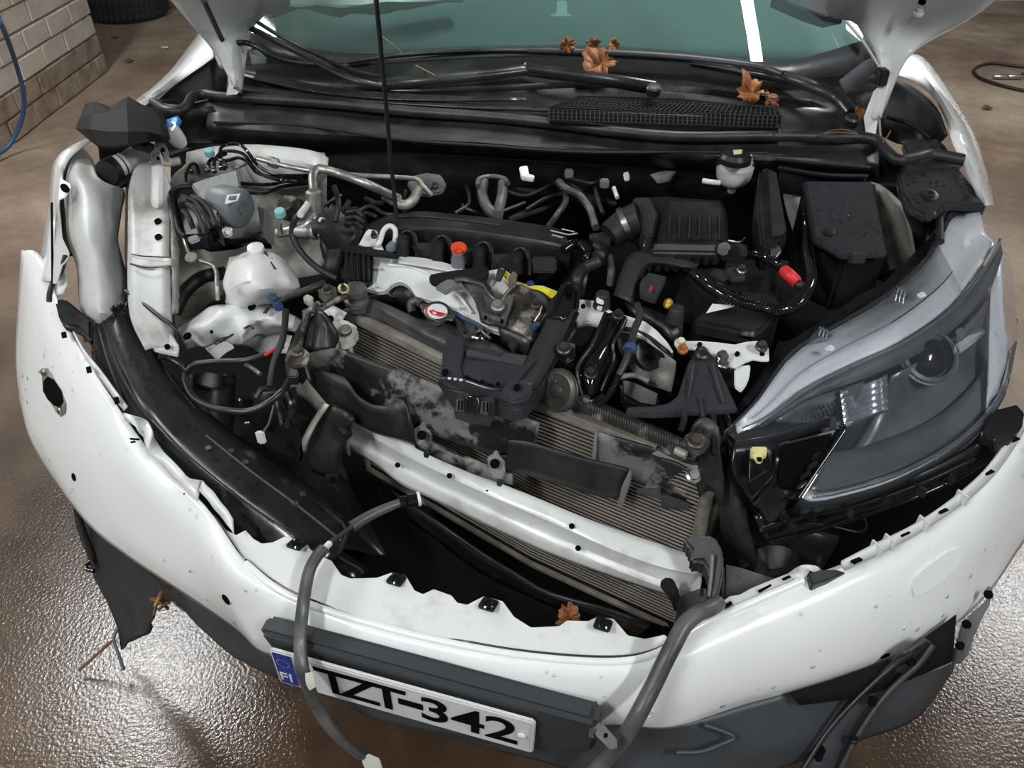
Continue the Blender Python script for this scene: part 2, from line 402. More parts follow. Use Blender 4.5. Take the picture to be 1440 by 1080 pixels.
# old tyres by the end of the wall
def tyre(c, label):
    t = thing('tyre', label, 'tyre', c, 'worn tyres stacked past the end of the block wall')
    prof = [(.2, .01), (.24, 0), (.30, .004), (.325, .03), (.33, .06), (.33, .16), (.325, .19), (.30, .216), (.24, .22), (.2, .21), (.19, .18), (.19, .04), (.2, .01)]
    bm = bmesh.new(); seg = 44; rg = []
    for i, (r, h) in enumerate(prof[:-1]): rg.append([bm.verts.new(Vector((math.cos(2*PI*k/seg)*r, math.sin(2*PI*k/seg)*r, h))+c) for k in range(seg)])
    for i in range(len(rg)):
        for k in range(seg): bm.faces.new((rg[i][k], rg[i][(k+1) % seg], rg[(i+1) % len(rg)][(k+1) % seg], rg[(i+1) % len(rg)][k]))
    done(bm, 'carcass', M['tyre'], t)
    for k in range(44):
        a = 2*PI*k/44
        for q in range(3): box('tread_block', c+Vector((math.cos(a+q*.02)*.333, math.sin(a+q*.02)*.333, .06+q*.05)), (.012, .03, .042), M['tyre'], t, rz=a, bev=0)
c0 = W(182, 22, 0); tyre(Vector((c0.x, c0.y, 0)), 'black worn tyre lying flat behind the block wall, lowest of its stack')
tyre(Vector((c0.x+.02, c0.y-.02, .222)), 'black worn tyre resting on the tyre lying on the floor')
tag(tube('air_hose', '-20,-10,.85 0,30,.78 14,65,.62 25,98,.46 33,130,.33 33,158,.22 24,185,.12 8,209,.05 -25,228,.04', .012, M['hose_blue'], None, seg=8), 'blue air hose hanging down the block wall to the floor', 'hose')
t = thing('air_line', 'thin dark air line looped on the concrete at the car\'s far side', 'hose', W(1400, 108, 0))
tube('hose', '1500,97,.012 1440,94 1400,89 1379,92 1370,99 1376,108 1395,116 1420,123 1450,129 1500,136', .011, M['rubber'], t)
tube('hose', '1437,104,.02 1460,103 1500,103', .009, M['rubber'], t)
lathe('coupling', (1397, 108, .02), (1, -.05, .02), [(.010, 0), (.013, .01), (.013, .05), (.018, .055), (.018, .09), (.012, .1), (.015, .12), (.015, .17), (.01, .2)], M['steel'], t, seg=12)
# scraps of leaf on the floor
def leaf(name, x, y, z, r, label, seed, tilt=(0, 0, 1), curl=.4, mt='leaf', cat='leaf', group=None):
    """a dead lobed leaf, curled"""
    rnd = random.Random(seed); bm = bmesh.new(); n = Vector(tilt).normalized(); a = n.orthogonal().normalized(); b = n.cross(a); c = W(x, y, z)
    ph = rnd.random()*6; K = 30; ring = []; mid = []
    for k in range(K):
        th = 2*PI*k/K; rr = r*(.72+.28*abs(math.cos(2.5*th))**.5)*rnd.uniform(.72, 1.12)*(1+.25*math.sin(th+ph))
        dx, dy = math.cos(th+ph)*rr, math.sin(th+ph)*rr
        h = curl*r*(math.sin(th*2+ph)*.5+(rr/r)**2*.7)+rnd.uniform(-.2, .2)*r
        ring.append(bm.verts.new(c+a*dx+b*dy+n*h)); mid.append(bm.verts.new(c+a*dx*.5+b*dy*.5+n*(h*.3+rnd.uniform(-.16, .16)*r)))
    cc = bm.verts.new(c)
    for k in range(K):
        j = (k+1) % K; bm.faces.new((ring[k], ring[j], mid[j], mid[k])); bm.faces.new((mid[k], mid[j], cc))
    o = done(bm, name, M[mt], None, ang=60); m = o.modifiers.new('t', 'SOLIDIFY'); m.thickness = .0008
    return tag(o, label, cat, group)
for i, (x, y, l) in enumerate([(233, 67, 'small pale dead leaf on the concrete beside the hood corner'), (182, 86, 'small dead leaf on the concrete just past the end of the block wall'), (163, 53, 'small dead leaf on the concrete in front of the tyres'), (1390, 152, 'small dead leaf on the concrete below the looped air line')]):
    leaf('fallen_leaf', x, y, .012, .03, l, 40+i, curl=.25, mt='pale_yellow' if i < 1 else 'leaf')
# ------------------------------------------------------------------ the car body
car = thing('car', 'white crashed car with its hood raised and front end stripped open', 'car', (.05, 2.4, 0))
P = car
# hood: inner skin seen at both corners, the rest rises out of frame
hl = W(335, 125, 1.13); hr = W(1232, 165, 1.13)
L1, L2 = W(300, 72, 1.19), W(240, 0, 1.33); R1, R2 = W(1285, 72, 1.22), W(1400, 0, 1.36)
Lr1, Lr2, Lr3 = W(352, 50, 1.19), W(372, 22, 1.26), W(410, -12, 1.34)
Rr1, Rr2, Rr3 = W(1238, 85, 1.2), W(1205, 35, 1.28), W(1160, -8, 1.36)
hood_l = [[hl+Vector((-.01, 0, 0)), L1, L2, L2+Vector((-.03, -.25, .28)), Vector((-.80, 1.15, 1.98))],
          [hl+Vector((0, -.02, .015)), W(322, 60, 1.21), W(300, 0, 1.32), Vector((-.60, 1.5, 1.68)), Vector((-.55, 1.02, 2.02))],
          [hl+Vector((.01, 0, 0)), Lr1, Lr2, Lr3, Vector((-.35, 1.35, 1.85))]]
surf('hood', hood_l, M['paint_dirty'], P, nu=6, nv=4, th=.012)
hood_r = [[hr+Vector((.012, 0, 0)), R1, R2, R2+Vector((.05, -.22, .28)), Vector((.95, 1.0, 1.98))],
          [hr+Vector((0, -.02, .015)), W(1262, 62, 1.23), W(1300, 0, 1.33), Vector((.75, 1.3, 1.68)), Vector((.65, .9, 2.02))],
          [hr+Vector((-.01, 0, 0)), Rr1, Rr2, Rr3, Vector((.50, 1.2, 1.85))]]
surf('hood', hood_r, M['paint_dirty'], P, nu=6, nv=4, th=.012)
surf('hood', [[Lr3, W(560, -45, 1.42), W(790, -60, 1.45), W(1010, -45, 1.42), Rr3], [Vector((-.45, 1.35, 1.85)), Vector((-.2, 1.3, 1.88)), Vector((.05, 1.25, 1.9)), Vector((.3, 1.2, 1.88)), Vector((.55, 1.15, 1.85))],
   [Vector((-.55, 1.02, 2.02)), Vector((-.2, .98, 2.04)), Vector((.05, .95, 2.05)), Vector((.3, .92, 2.04)), Vector((.65, .9, 2.02))]], M['paint_dirty'], P, nu=4, nv=3, th=.012)
hinge_l = slab('hood_hinge', '318,95,1.17 330,100 334,128,1.12 329,133 318,134 322,118', .006, M['paint_dirty'], P, d=(1, .3, 0))
slab('hood_hinge', '1218,192,1.10 1228,193 1234,150,1.15 1240,118,1.17 1228,128,1.16 1214,165,1.13', .006, M['paint_dirty'], P, d=(1, .3, 0))
tube('hood_seal', '286,0,1.36 300,30,1.28 312,55,1.22 322,72,1.19 326,95,1.16', .006, M['rubber'], P)
tube('washer_hose', '1190,30,1.29 1215,60,1.25 1240,100,1.19', .003, M['paint_dirty'], P)
bolt(1291, 18, 1.31, M['paint_dirty'], P, r=.011); hole(1297, 2, 1.335, .008, P)
box('hood_latch_stop', (1240, 108, 1.19), (.02, .03, .035), M['black'], P)
# windshield
bs = '334,84,1.14 470,94,1.155 640,84,1.165 800,80,1.168 960,90,1.165 1100,112,1.155 1236,104,1.14'
b0 = pp(bs); up = Vector((0, .78, .46))
gl_rows = [b0]+[[p+up*f+Vector((-(p.x-.07)*.12*f, 0, .03*math.sin(PI*f*.5))) for p in b0] for f in (.5, 1)]
wsh = surf('windshield', gl_rows, M['glass'], P, nu=6, nv=4, th=0)
fr = [[p+Vector((0, -.004, .004)) for p in b0], [p+up*.055+Vector((0, 0, .008)) for p in b0]]
surf('windshield_border', [fr[0], [p+up*.02*(1+3*(abs(p.x-.07)/.7)**3)+Vector((0, 0, .006)) for p in b0]], M['black'], P, nu=6, nv=1, th=.002)
tube('windshield_trim', '330,60,1.2 352,62,1.19 400,84,1.16 470,92,1.16 520,88,1.165', .007, M['black_wet'], P)
surf('windshield_pillar', [[W(1236, 104, 1.145), W(1243, 62, 1.2), W(1246, 20, 1.27)], [W(1262, 100, 1.13), W(1262, 60, 1.19), W(1262, 15, 1.26)]], M['black'], P, nu=3, nv=1, th=.01)
# interior
surf('dashboard', [[W(300, 78, 1.08), W(780, 74, 1.10), W(1260, 84, 1.08)], [W(300, 40, 1.13), W(780, 30, 1.15), W(1260, 40, 1.13)], [W(300, -30, 1.14), W(780, -35, 1.17), W(1260, -30, 1.14)]], M['dash'], P, nu=6, nv=3, th=.02)
surf('airbag', ['330,-25,1.26 400,-25 450,-25 520,-28 640,-30', '335,14,1.20 420,12,1.21 470,12 495,20 560,8 640,2,1.22', ], M['airbag'], P, nu=5, nv=4, th=.01, lump=.03, ls=9) if 0 else None
surf('airbag', [pp('330,-30,1.27 400,-30 470,-30 560,-30 660,-30'), pp('330,4,1.23 400,5 470,6 560,2 660,-6'), pp('330,28,1.19 410,20 478,24 560,12 640,4')], M['airbag'], P, nu=5, nv=4, th=.006, lump=.02, ls=14)
slab('toll_tag', '783,0,1.24 797,0 798,18,1.215 804,20 803,24,1.21 773,23,1.21 775,19 782,18', .004, M['dash_light'], P)
slab('mirror_foot', '1085,-8,1.29 1130,12,1.26 1160,22,1.25 1188,16,1.26 1180,-10,1.29', .03, M['bezel_dark'], P)
slab('sun_sensor', '1190,20,1.255 1218,35,1.24 1212,58,1.21 1190,40,1.23', .004, M['ivory'], P)
# cowl
cow = surf('cowl_panel', ['318,84,1.125 420,78,1.135 560,70 700,64 830,64 960,72 1100,90 1200,98,1.13 1240,100,1.12',
  '318,98,1.125 420,104,1.13 560,116 700,112 830,108 960,114 1100,132 1200,140,1.12 1236,150,1.11',
  '322,118,1.10 420,124,1.105 560,136 700,134 830,130 960,138 1100,150 1200,168 1236,182,1.09',
  '320,136,1.09 420,144,1.092 560,157 700,168 830,181 960,193 1100,192 1200,193 1240,204,1.085'], M['black_wet'], P, nu=5, nv=4, th=.004)
surf('cowl_ledge', ['330,80,1.13 380,104,1.125 440,118 520,128 620,134 740,136', '330,104,1.125 380,116,1.12 440,128 520,137 620,141 740,141'], M['black_wet'], P, nu=5, nv=3, th=.004)
slab('cowl_corner', '348,70,1.165 384,69 374,86,1.15 354,88', .006, M['motor_grey'], P)
slab('cowl_corner', '1180,112,1.16 1215,85,1.19 1242,72,1.2 1230,100,1.17 1205,128,1.15 1190,130,1.14', .006, M['charcoal_wet'], P)
# vent grid in the cowl
def grid_bars(name, A, B, C, D, nu, nv, r, mt, par):
    """crossed bars between two edges: A->B upper, C->D lower"""
    bm = bmesh.new()
    for i in range(nu+1):
        f = i/nu; tube('', [A.lerp(B, f), C.lerp(D, f)], r, None, seg=4, per=1, bm=bm)
    for j in range(nv+1):
        f = j/nv; tube('', [A.lerp(C, f), B.lerp(D, f)], r, None, seg=4, per=1, bm=bm)
    return done(bm, name, mt, par, smooth=False)
slab('vent_opening', '812,134,1.118 960,138 1085,152 1098,158 1098,182,1.112 940,184 772,172 772,152', .004, M['void'], P)
g1 = grid_bars('vent_grid', *pp('812,136,1.122 1095,152 772,151,1.120 1098,163'), 46, 4, .0016, M['black'], P); g1['kind'] = 'stuff'
g2 = grid_bars('vent_grid', *pp('772,154,1.122 1100,164 772,169,1.118 1098,180'), 50, 3, .0016, M['black'], P); g2['kind'] = 'stuff'
surf('cowl_lip', ['340,120,1.112 480,134 640,144 770,151 960,158 1100,163', '340,127,1.115 480,139 640,149 770,154 960,162 1100,167'], M['black_wet'], P, nu=4, nv=1, th=.006)
ws = tube('weatherstrip', '203,143,1.10 218,146 233,155 250,156 262,150 270,137 287,132 313,136 400,141 480,147 580,157 670,163 767,172 860,184 960,192 1093,191 1173,193 1210,193 1233,198 1247,213 1262,225 1283,223 1307,217 1330,220 1356,225', .012, M['black_dusty'], P, seg=10)
surf('cowl_front', ['255,150,1.085 313,138,1.09 400,142 480,148 580,158 670,164 767,173 860,185 960,193 1093,192 1173,194 1236,204', '290,156,1.075 400,162 480,164 580,172 670,180 767,188 860,198 960,207 1093,207 1173,209 1236,214',
  '290,178,1.06 400,186 480,190 580,196 670,200 767,208 860,214 960,222 1093,226 1173,230 1236,236',
  '300,200,1.0 400,210 480,212 580,214 670,220 767,226 860,232 960,240 1093,248 1173,254 1236,262'], M['black_dusty'], P, nu=4, nv=4, th=.004)
for a, zz in (('300,172,1.07 420,176 560,196 700,206 820,214 980,214 1080,216', .004), ('1090,224,1.066 1150,230 1224,236', .004), ('1094,236,1.05 1160,246 1220,248', .005)):
    tube('cowl_rib', a, zz, M['black'], P, seg=6)
slab('cowl_seam', '888,178,1.09 890,178 890,196 888,196', .001, M['void'], P, bev=0)
drops(cow, 330, .0012, .0030); drops(wsh, 220, .0012, .0032)
# wipers
def wiper(arm, blade, px, py, label_z):
    a = tube('wiper_arm', arm, .016, M['black_wet'], P, seg=8, flat=.7)
    lathe('wiper_cap', (px, py+3, label_z), (0, -.25, 1), [(.017, -.012), (.017, .004), (.013, .008), (.001, .009)], M['black'], a, seg=16)
    tube('wiper_blade', blade, .008, M['black'], P, seg=6, flat=.6)
    return a
wiper('538,118,1.13 600,112,1.145 680,105,1.15 738,98,1.155 742,98 800,106 860,114 920,124,1.145', '350,38,1.215 400,64,1.19 452,90,1.17 498,112,1.15 540,120,1.135', 919, 122, 1.155)
tube('wiper_blade', '490,88,1.175 560,78,1.182 640,73 735,71 850,74 975,80', .006, M['black_wet'], P, seg=6)
wiper('975,86,1.165 1040,98,1.165 1100,108 1145,122 1178,138,1.15 1196,158,1.135', '742,70,1.185 850,73 960,80 1060,92 1100,104', 1198, 165, 1.13)
tube('wiper_blade', '360,30,1.235 400,54,1.21 460,84,1.185 500,100,1.165 536,108,1.155', .005, M['black_wet'], P, seg=6)
# fenders
fl = surf('fender', ['312,70,1.125 290,88 262,108 235,128 212,143,1.105 165,180,1.09 118,206,1.075 92,232,1.06 84,285,1.01 82,350,.98 80,395,.95',
   '302,34,1.135 277,68 250,98 225,120 203,137,1.11 150,182,1.09 104,203,1.078 80,226,1.06 74,285,1.01 66,345,.97 62,395,.94',
   '290,32,1.08 265,66,1.06 240,98,1.05 215,122,1.05 190,142,1.05 140,188,1.03 96,208,1.03 74,232,1.01 67,290,.95 58,350,.90 52,395,.88'], M['paint'], P, nu=5, nv=3, th=.003)
slab('fender_flange', '80,228,1.068 84,236 88,247,1.06 85,262 83,290,1.03 88,335,1.0 98,356,.99 94,366 88,372,.985 84,385 80,398,.97 74,398 76,340,.995 78,280,1.03', .003, M['primer'], P, flat=False)
slab('fender_tab', '84,248,1.07 89,252 99,258,1.068 100,264 93,276,1.058 82,281', .003, M['paint'], P); hole(91, 264, 1.072, .007, P, axis=(.2, -.4, .9), sq=1.5)
surf('fender_gap_dark', ['84,232,1.04 82,280,1.0 84,330,.97 90,358,.96', '96,236,.99 98,290,.96 102,340,.93 106,360,.92'], M['black'], P, nu=3, nv=1, th=.003)  # black sheet added to darken the gap between fender and tank
surf('cowl_side', ['1228,200,1.08 1262,224,1.08 1310,218 1358,226', '1228,240,1.03 1262,245,1.03 1300,240 1350,238', '1228,275,.97 1270,270,.97 1300,262 1340,255'], M['black'], P, nu=3, nv=3, th=.004)
surf('cowl_side', ['203,148,1.085 233,158,1.085 262,154,1.085 300,150', '214,190,1.03 240,190,1.02 270,190,1.02 305,185', '232,225,.98 250,215,.99 280,208,.99 310,204'], M['black_dusty'], P, nu=3, nv=3, th=.004)
slab('fender_slot', '71,285,1.04 74,284 75,400,.96 72,400', .003, M['void'], P, bev=0)
frr = surf('fender', ['1236,100,1.13 1275,110,1.13 1310,135 1330,170 1338,195 1352,232,1.09 1368,262 1378,290,1.06',
   '1262,78,1.15 1290,84 1320,125 1345,165 1360,195,1.12 1372,232,1.10 1383,262,1.09 1392,288,1.07',
   '1275,74,1.10 1300,82,1.06 1332,122,1.04 1358,164,1.03 1374,196,1.03 1385,232,1.01 1394,262,1.0 1400,290,.98'], M['paint'], P, nu=5, nv=3, th=.003)
surf('fender_liner', ['1240,110,1.12 1280,120 1315,150 1330,190', '1236,130,1.08 1270,150 1300,175 1322,200', '1240,190,1.04 1262,200 1290,205 1312,206'], M['black'], P, nu=4, nv=3, th=.004)
surf('fender_liner', ['305,80,1.11 275,98 245,120 222,141', '320,90,1.09 290,115 265,132 245,146', '318,134,1.06 300,138 275,143 252,150'], M['black'], P, nu=4, nv=3, th=.004)
slab('side_cover', '300,52,1.15 306,48 312,60 316,92,1.13 308,92 302,78', .01, M['motor_grey'], P)
tube('fender_brace', '1248,165,1.07 1280,175 1310,195', .004, M['black'], P)
drops(frr, 160, .0015, .004)
# engine bay shell
surf('firewall', ['240,205,1.0 480,205 720,218 960,235 1260,262', '240,250,.9 480,255 720,262 960,280 1260,300', '240,400,.5 480,350,.6 720,340 960,340 1260,400'], M['black_dusty'], P, nu=3, nv=3, th=.01, flip=False)
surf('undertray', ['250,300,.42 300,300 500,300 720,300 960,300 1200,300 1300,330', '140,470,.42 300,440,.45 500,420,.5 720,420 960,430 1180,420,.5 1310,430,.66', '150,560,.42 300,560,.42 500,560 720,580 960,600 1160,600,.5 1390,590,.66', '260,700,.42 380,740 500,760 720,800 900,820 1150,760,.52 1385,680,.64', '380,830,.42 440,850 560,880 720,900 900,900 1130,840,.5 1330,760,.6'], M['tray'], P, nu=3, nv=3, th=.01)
# ------------------------------------------------------------------ the torn-off bumper cover
bc = thing('bumper_cover', 'white plastic bumper cover torn loose and hanging round the stripped front end', 'bumper', (0, .75, .5))
P = bc
cols = ['30,352,.952 28,378,.91 25,430,.85 22,500,.77 26,560,.70', '58,362,.945 48,420,.90 38,500,.81 35,570,.72 42,618,.66',
 '98,465,.90 85,510,.86 72,570,.78 68,640,.68 76,676,.62', '150,550,.86 138,590,.82 125,650,.74 118,705,.65 124,738,.6',
 '215,640,.80 203,675,.77 190,720,.70 180,760,.63 182,785,.58', '288,712,.77 272,740,.74 255,775,.68 250,810,.62 256,834,.57',
 '342,785,.735 330,808,.725 315,835,.67 318,862,.61 330,884,.56', '385,815,.72 378,836,.712 362,866,.665 355,895,.605 362,914,.56', '430,838,.71 425,858,.70 415,888,.66 400,915,.60 402,932,.56',
 '520,868,.695 516,890,.69 508,930,.645 500,965,.59 500,985,.555', '620,893,.69 616,915,.685 610,955,.64 605,995,.585 605,1012,.555',
 '740,913,.69 738,938,.685 735,980,.64 735,1010,.59 735,1025,.56', '860,921,.69 860,945,.685 860,982,.645 860,1010,.60 860,1020,.57',
 '925,910,.70 938,935,.695 950,975,.65 950,1008,.60 945,1024,.57', '985,872,.715 1005,905,.71 1030,950,.66 1045,980,.61 1050,992,.57',
 '1060,838,.73 1085,868,.725 1115,912,.68 1140,950,.62 1150,965,.58', '1150,806,.75 1175,832,.745 1210,872,.70 1235,915,.63 1245,930,.59',
 '1250,765,.77 1268,788,.765 1298,825,.72 1320,870,.65 1325,893,.6', '1340,708,.79 1354,728,.785 1374,765,.74 1385,810,.67 1390,835,.63',
 '1400,645,.82 1414,665,.81 1430,700,.76 1432,745,.70 1428,780,.65', '1438,590,.84 1450,610,.83 1465,640,.78 1465,700,.72 1455,740,.67',
 '1465,520,.86 1480,540,.85 1495,580,.80 1495,640,.74 1485,690,.7']
C = [pp(c) for c in cols]
def rowsof(C, per=4):
    n = len(C[0]); return [smooth_path([c[i] for c in C], per) for i in range(n)]
skin = surf('painted_skin', [[c[i] for c in C] for i in range(5)], M['paint'], P, nu=5, nv=4, th=.004)
drops(skin, 240, .0014, .0042)
# rolled upper lip and scalloped mounting flange
tube('lip_shade_line', '345,787,.733 385,818,.721 430,841,.711 520,870,.697 620,895,.692 740,916,.692 860,924,.692 925,912,.702 985,874,.716', .0022, M['brown_steel'], P, seg=6)  # dark tube paints the groove's shade so the bead stands out
tube('lip_bead', '345,792,.733 385,825,.721 430,848,.711 520,877,.696 620,902,.691 740,923,.691 860,931,.691 925,918,.701 985,880,.714 1060,846,.734 1130,816,.748', .006, M['paint'], P, seg=8, flat=.7)
slab('mounting_flange', '300,722,.755 318,745 332,752 345,745,.745 356,757 368,764 384,762,.735 400,754 414,757 428,758 436,772,.73 452,782 466,788,.72 480,808,.715 493,813 530,812,.71 550,805 570,808 583,830 595,835 610,828,.705 635,837 643,847 657,850 680,838 707,845 723,867,.70 747,882 787,880 797,872 827,873 840,867 863,870 883,893 907,898 935,892,.705 941,899 928,912,.70 860,924,.69 740,916 620,896 520,871,.695 430,841,.71 385,818,.72 345,788,.737', .004, M['paint_dirty'], P, bev=.001)
for x, y, z in ((418, 765, .738), (558, 815, .716), (687, 850, .71), (848, 878, .706)):
    c = box('retaining_clip', (x, y, z+.004), (.026, .026, .008), M['black'], P, rz=-.35, rx=-.3, bev=.002)
    lathe('clip_head', (x, y, z+.009), (0, -.35, .95), [(.009, 0), (.009, .004), (.006, .005), (.005, .003), (.001, .003)], M['gloss_black'], c, seg=16)
# upper flange on the headlight side, with slots and ribs
slab('upper_flange', '985,868,.716 1010,850,.722 1026,838 1040,836,.727 1058,826 1085,815,.737 1108,806,.742 1122,796 1132,797,.748 1140,805 1118,815,.742 1060,840,.73 1000,872,.716', .003, M['paint_dirty'], P, bev=.001)
surf('flange_fold', ['1108,808,.745 1118,803,.75 1124,797,.765 1136,794,.77 1150,797,.765 1155,802,.75', '1125,820,.745 1132,815,.748 1138,804,.76 1143,804,.762 1150,806,.755 1150,812,.75'], M['paint_dirty'], P, nu=4, nv=2, th=.002)
slab('corner_block', '1137,806,.76 1150,801 1175,800 1190,804 1165,815 1142,822', .02, M['charcoal'], P)
surf('upper_flange', ['1184,792,.79 1230,768,.797 1290,738,.805 1345,700,.82 1385,664,.835 1415,625,.85 1440,585,.86', '1188,803,.772 1236,780,.78 1296,748,.785 1352,710,.80 1396,672,.81 1425,632,.83 1450,590,.85'], M['paint_dirty'], P, nu=5, nv=2, th=.003)
surf('flange_wall', ['1184,790,.79 1230,766,.797 1290,736,.805 1345,698,.82 1385,662,.835 1415,623,.85', '1186,800,.765 1232,777,.77 1292,746,.78 1348,707,.795 1390,669,.805 1420,629,.82'], M['primer'], P, nu=5, nv=1, th=.002)
for x, y, z in ((1204, 788, .788), (1271, 750, .797), (1325, 718, .81), (1390, 664, .83), (1426, 618, .845)):
    box('slot', (x, y, z), (.018, .010, .004), M['void'], P, rz=.45, rx=-.3, bev=.001)
for x, y, z in ((1232, 771, .79), (1250, 762, .79), (1298, 736, .8), (1352, 700, .815)): box('rib', (x, y, z), (.003, .02, .02), M['paint_dirty'], P, rz=.5, bev=0)
for pts in ('1015,852,.726 1028,845 1030,849 1016,857', '1100,813,.745 1116,806 1117,809 1102,816', '1066,830,.736 1084,821 1085,824 1068,833'):
    slab('slot', pts, .002, M['void'], P, bev=0)
# flange on the torn side
surf('upper_flange', ['93,448,.915 115,490,.90 140,520,.885 160,548,.875 178,572,.86', '99,462,.90 120,505,.88 142,535,.872 160,560,.86 174,578,.85'], M['paint_dirty'], P, nu=4, nv=1, th=.003)
for x, y, z in ((90, 471, .912), (125, 520, .893), (164, 563, .87)): box('slot', (x, y, z), (.008, .016, .004), M['void'], P, rz=.5, bev=0)
surf('torn_edge', ['174,580,0.865 188,584 205,592,0.850 214,606 222,622,0.830 240,646,0.820 262,668,0.810 286,676,0.800', '178,590,0.855 192,600 200,612,0.835 208,628 218,642,0.820 236,664,0.805 258,688,0.795 278,706,0.785'], M['paint_dirty'], P, nu=4, nv=2, th=.003, lump=.004, ls=30)
surf('torn_edge', ['284,676,0.810 300,694,0.800 318,716,0.785 328,728,0.775', '280,690,0.800 294,708,0.790 308,726,0.775 330,752,0.765'], M['paint_dirty'], P, nu=4, nv=1, th=.003, lump=.003, ls=40)
tube('tear', '258,695,.772 270,690 280,683,.778', .0025, M['void'], P, seg=5)
for s in ('183,617 196,618', '184,622 190,621', '196,610 203,612'): tube('scratch', onto(skin, s, .001), .0018, M['void'], P, seg=4, per=1)
# parking sensor hole on the torn side and its bracket
sb = slab('sensor_bracket', onto(skin, '58,520 66,516 72,524 84,545 93,566 92,580 85,585 78,578 66,560 59,540', .003), .005, M['grimy'], P, bev=.0015)
slab('sensor_hole', onto(skin, '61,536 67,529 76,534 86,549 89,563 84,572 75,569 66,560 60,549', .005), .003, M['void'], sb, bev=0)
for x, y in ((64, 523), (87, 577)): spot(skin, '%d,%d' % (x, y), [(.007, 0), (.007, .006), (.004, .008), (.001, .008)], M['steel'], sb, 'rivet')
for s_, r_, a_ in (('104,671', .008, (-.5, -.6, .5)), ('318,843', .010, (-.2, -.7, .6))): spot(skin, s_, [(r_, -.004), (r_, .001), (.0001, .001)], M['void'], P)
slab('towing_cover', onto(skin, '1282,830 1286,812 1300,798 1334,773 1350,769 1357,776 1355,788 1344,804 1312,830 1292,842 1284,840', .0075), .010, M['paint'], P, bev=.003, d=(0, .6, -.5), flat=False)
slab('slot', onto(skin, '1238,925 1244,920 1252,918 1251,922 1240,926', .002), .002, M['void'], P, bev=0)
spot(skin, '912,1003', name='plug', prof=[(.008, 0), (.008, .002), (.0065, .002), (.006, .001), (.001, .001)], m=M['paint_dirty'], parent=P)
# dark lower apron
low = ['250,828,.565 262,862,.53 300,900,.49 330,925,.46', '330,880,.56 340,905,.53 355,932,.49 380,950,.46', '400,930,.56 420,955,.52 450,975,.48 470,985,.46', '500,980,.56 520,1005,.52 540,1015,.49 560,1022,.47',
 '620,1010,.56 640,1030,.53 660,1040,.50 680,1050,.48', '760,1022,.56 770,1042,.54 790,1062,.51 810,1085,.48', '860,1015,.565 870,1040,.54 890,1080,.51 900,1120,.48', '945,1020,.575 965,1045,.545 990,1075,.51 1000,1110,.47',
 '1050,990,.578 1080,1020,.545 1110,1050,.51 1130,1070,.47', '1150,962,.585 1175,990,.55 1200,1020,.51 1215,1040,.47', '1245,928,.595 1270,950,.56 1290,985,.52 1290,1010,.48', '1325,890,.6 1338,905,.58 1345,925,.55 1340,945,.50', ]
LC = [pp(c) for c in low]
surf('lower_apron', [[c[i] for c in LC] for i in range(4)], M['bumper_grey'], P, nu=5, nv=4, th=.005)
surf('apron_recess', ['1110,975,.60 1200,948,.61 1260,925,.62 1345,865,.66', '1125,992,.585 1210,980,.58 1280,956,.59 1340,930,.61'], M['tray'], P, nu=3, nv=2, th=.003)
tube('apron_ridge', '950,1058,.555 985,1057,.552 1010,1048,.556 1032,1037,.562 1010,1026,.572 990,1020,.578', .004, M['bumper_grey'], P, seg=8)
tube('apron_edge', '1282,952,.575 1300,944,.578 1318,938,.58 1336,930,.58', .004, M['motor_grey'], P, seg=6)
eb = slab('end_bracket', '1345,932,.60 1339,920 1346,900,.615 1352,878,.63 1366,862 1380,850,.65 1388,842 1384,830 1390,823,.67 1396,828 1392,850,.655 1382,868 1370,895,.625 1362,920,.60 1352,932', .004, M['motor_grey'], P, bev=.001)
for x, y, z in ((1360, 878, .638), (1351, 908, .615), (1391, 836, .667)): hole(x, y, z, .007, eb, axis=(.2, -.6, .8))
# number plate and its holder
TL, TR = W(383, 900, .67), W(757, 1002, .652)
ux = (TR-TL).normalized(); uz = (W(405, 945, .575)-TL); uz = (uz-ux*uz.dot(ux)).normalized(); n = ux.cross(uz).normalized()
if n.y > 0: n = -n
PW, PH = (TR-TL).length, .108
def pl(u, v, o=0): return TL+ux*(u*PW)+uz*(v*PH)+n*o
hp = slab('plate_holder', [pl(-.035, -.31, .01), pl(1.19, -.27, .008), pl(1.215, -.18, .008), pl(1.21, .75, .0), pl(1.19, .86, 0), pl(1.0, 1.12, -.002), pl(.02, 1.1, -.002), pl(-.04, .1, .0)], .035, M['bumper_grey'], P, bev=.008, d=-n)
None and surf('holder_shelf', [[pl(-.035, -.42, .008), pl(.5, -.42, .008), pl(1.2, -.42, .008)], [pl(-.02, -.62, -.035), pl(.5, -.62, -.035), pl(1.19, -.62, -.035)]], M['bumper_grey'], P, nu=2, nv=2, th=.004)
drops(hp, 60, .0012, .0028, up=.05)
npl = slab('number_plate', [pl(.012, 0, .014), pl(.988, 0, .014), pl(1, .05, .014), pl(1, .95, .014), pl(.988, 1, .014), pl(.012, 1, .014), pl(0, .95, .014), pl(0, .05, .014)], .004, M['plate_white'], P, bev=.0015, d=-n)
bm = bmesh.new(); rr = [[(.012, .03), (.988, .03), (.994, .06), (.994, .94), (.988, .97), (.012, .97), (.006, .94), (.006, .06)], [(.016, .055), (.984, .055), (.989, .08), (.989, .92), (.984, .945), (.016, .945), (.011, .92), (.011, .08)]]
a = [bm.verts.new(pl(u, v, .0146)) for u, v in rr[0]]; b = [bm.verts.new(pl(u, v, .0156)) for u, v in rr[1]]
for k in range(8): bm.faces.new((a[k], a[(k+1) % 8], b[(k+1) % 8], b[k]))
done(bm, 'plate_border', M['label_white'], npl, smooth=False)
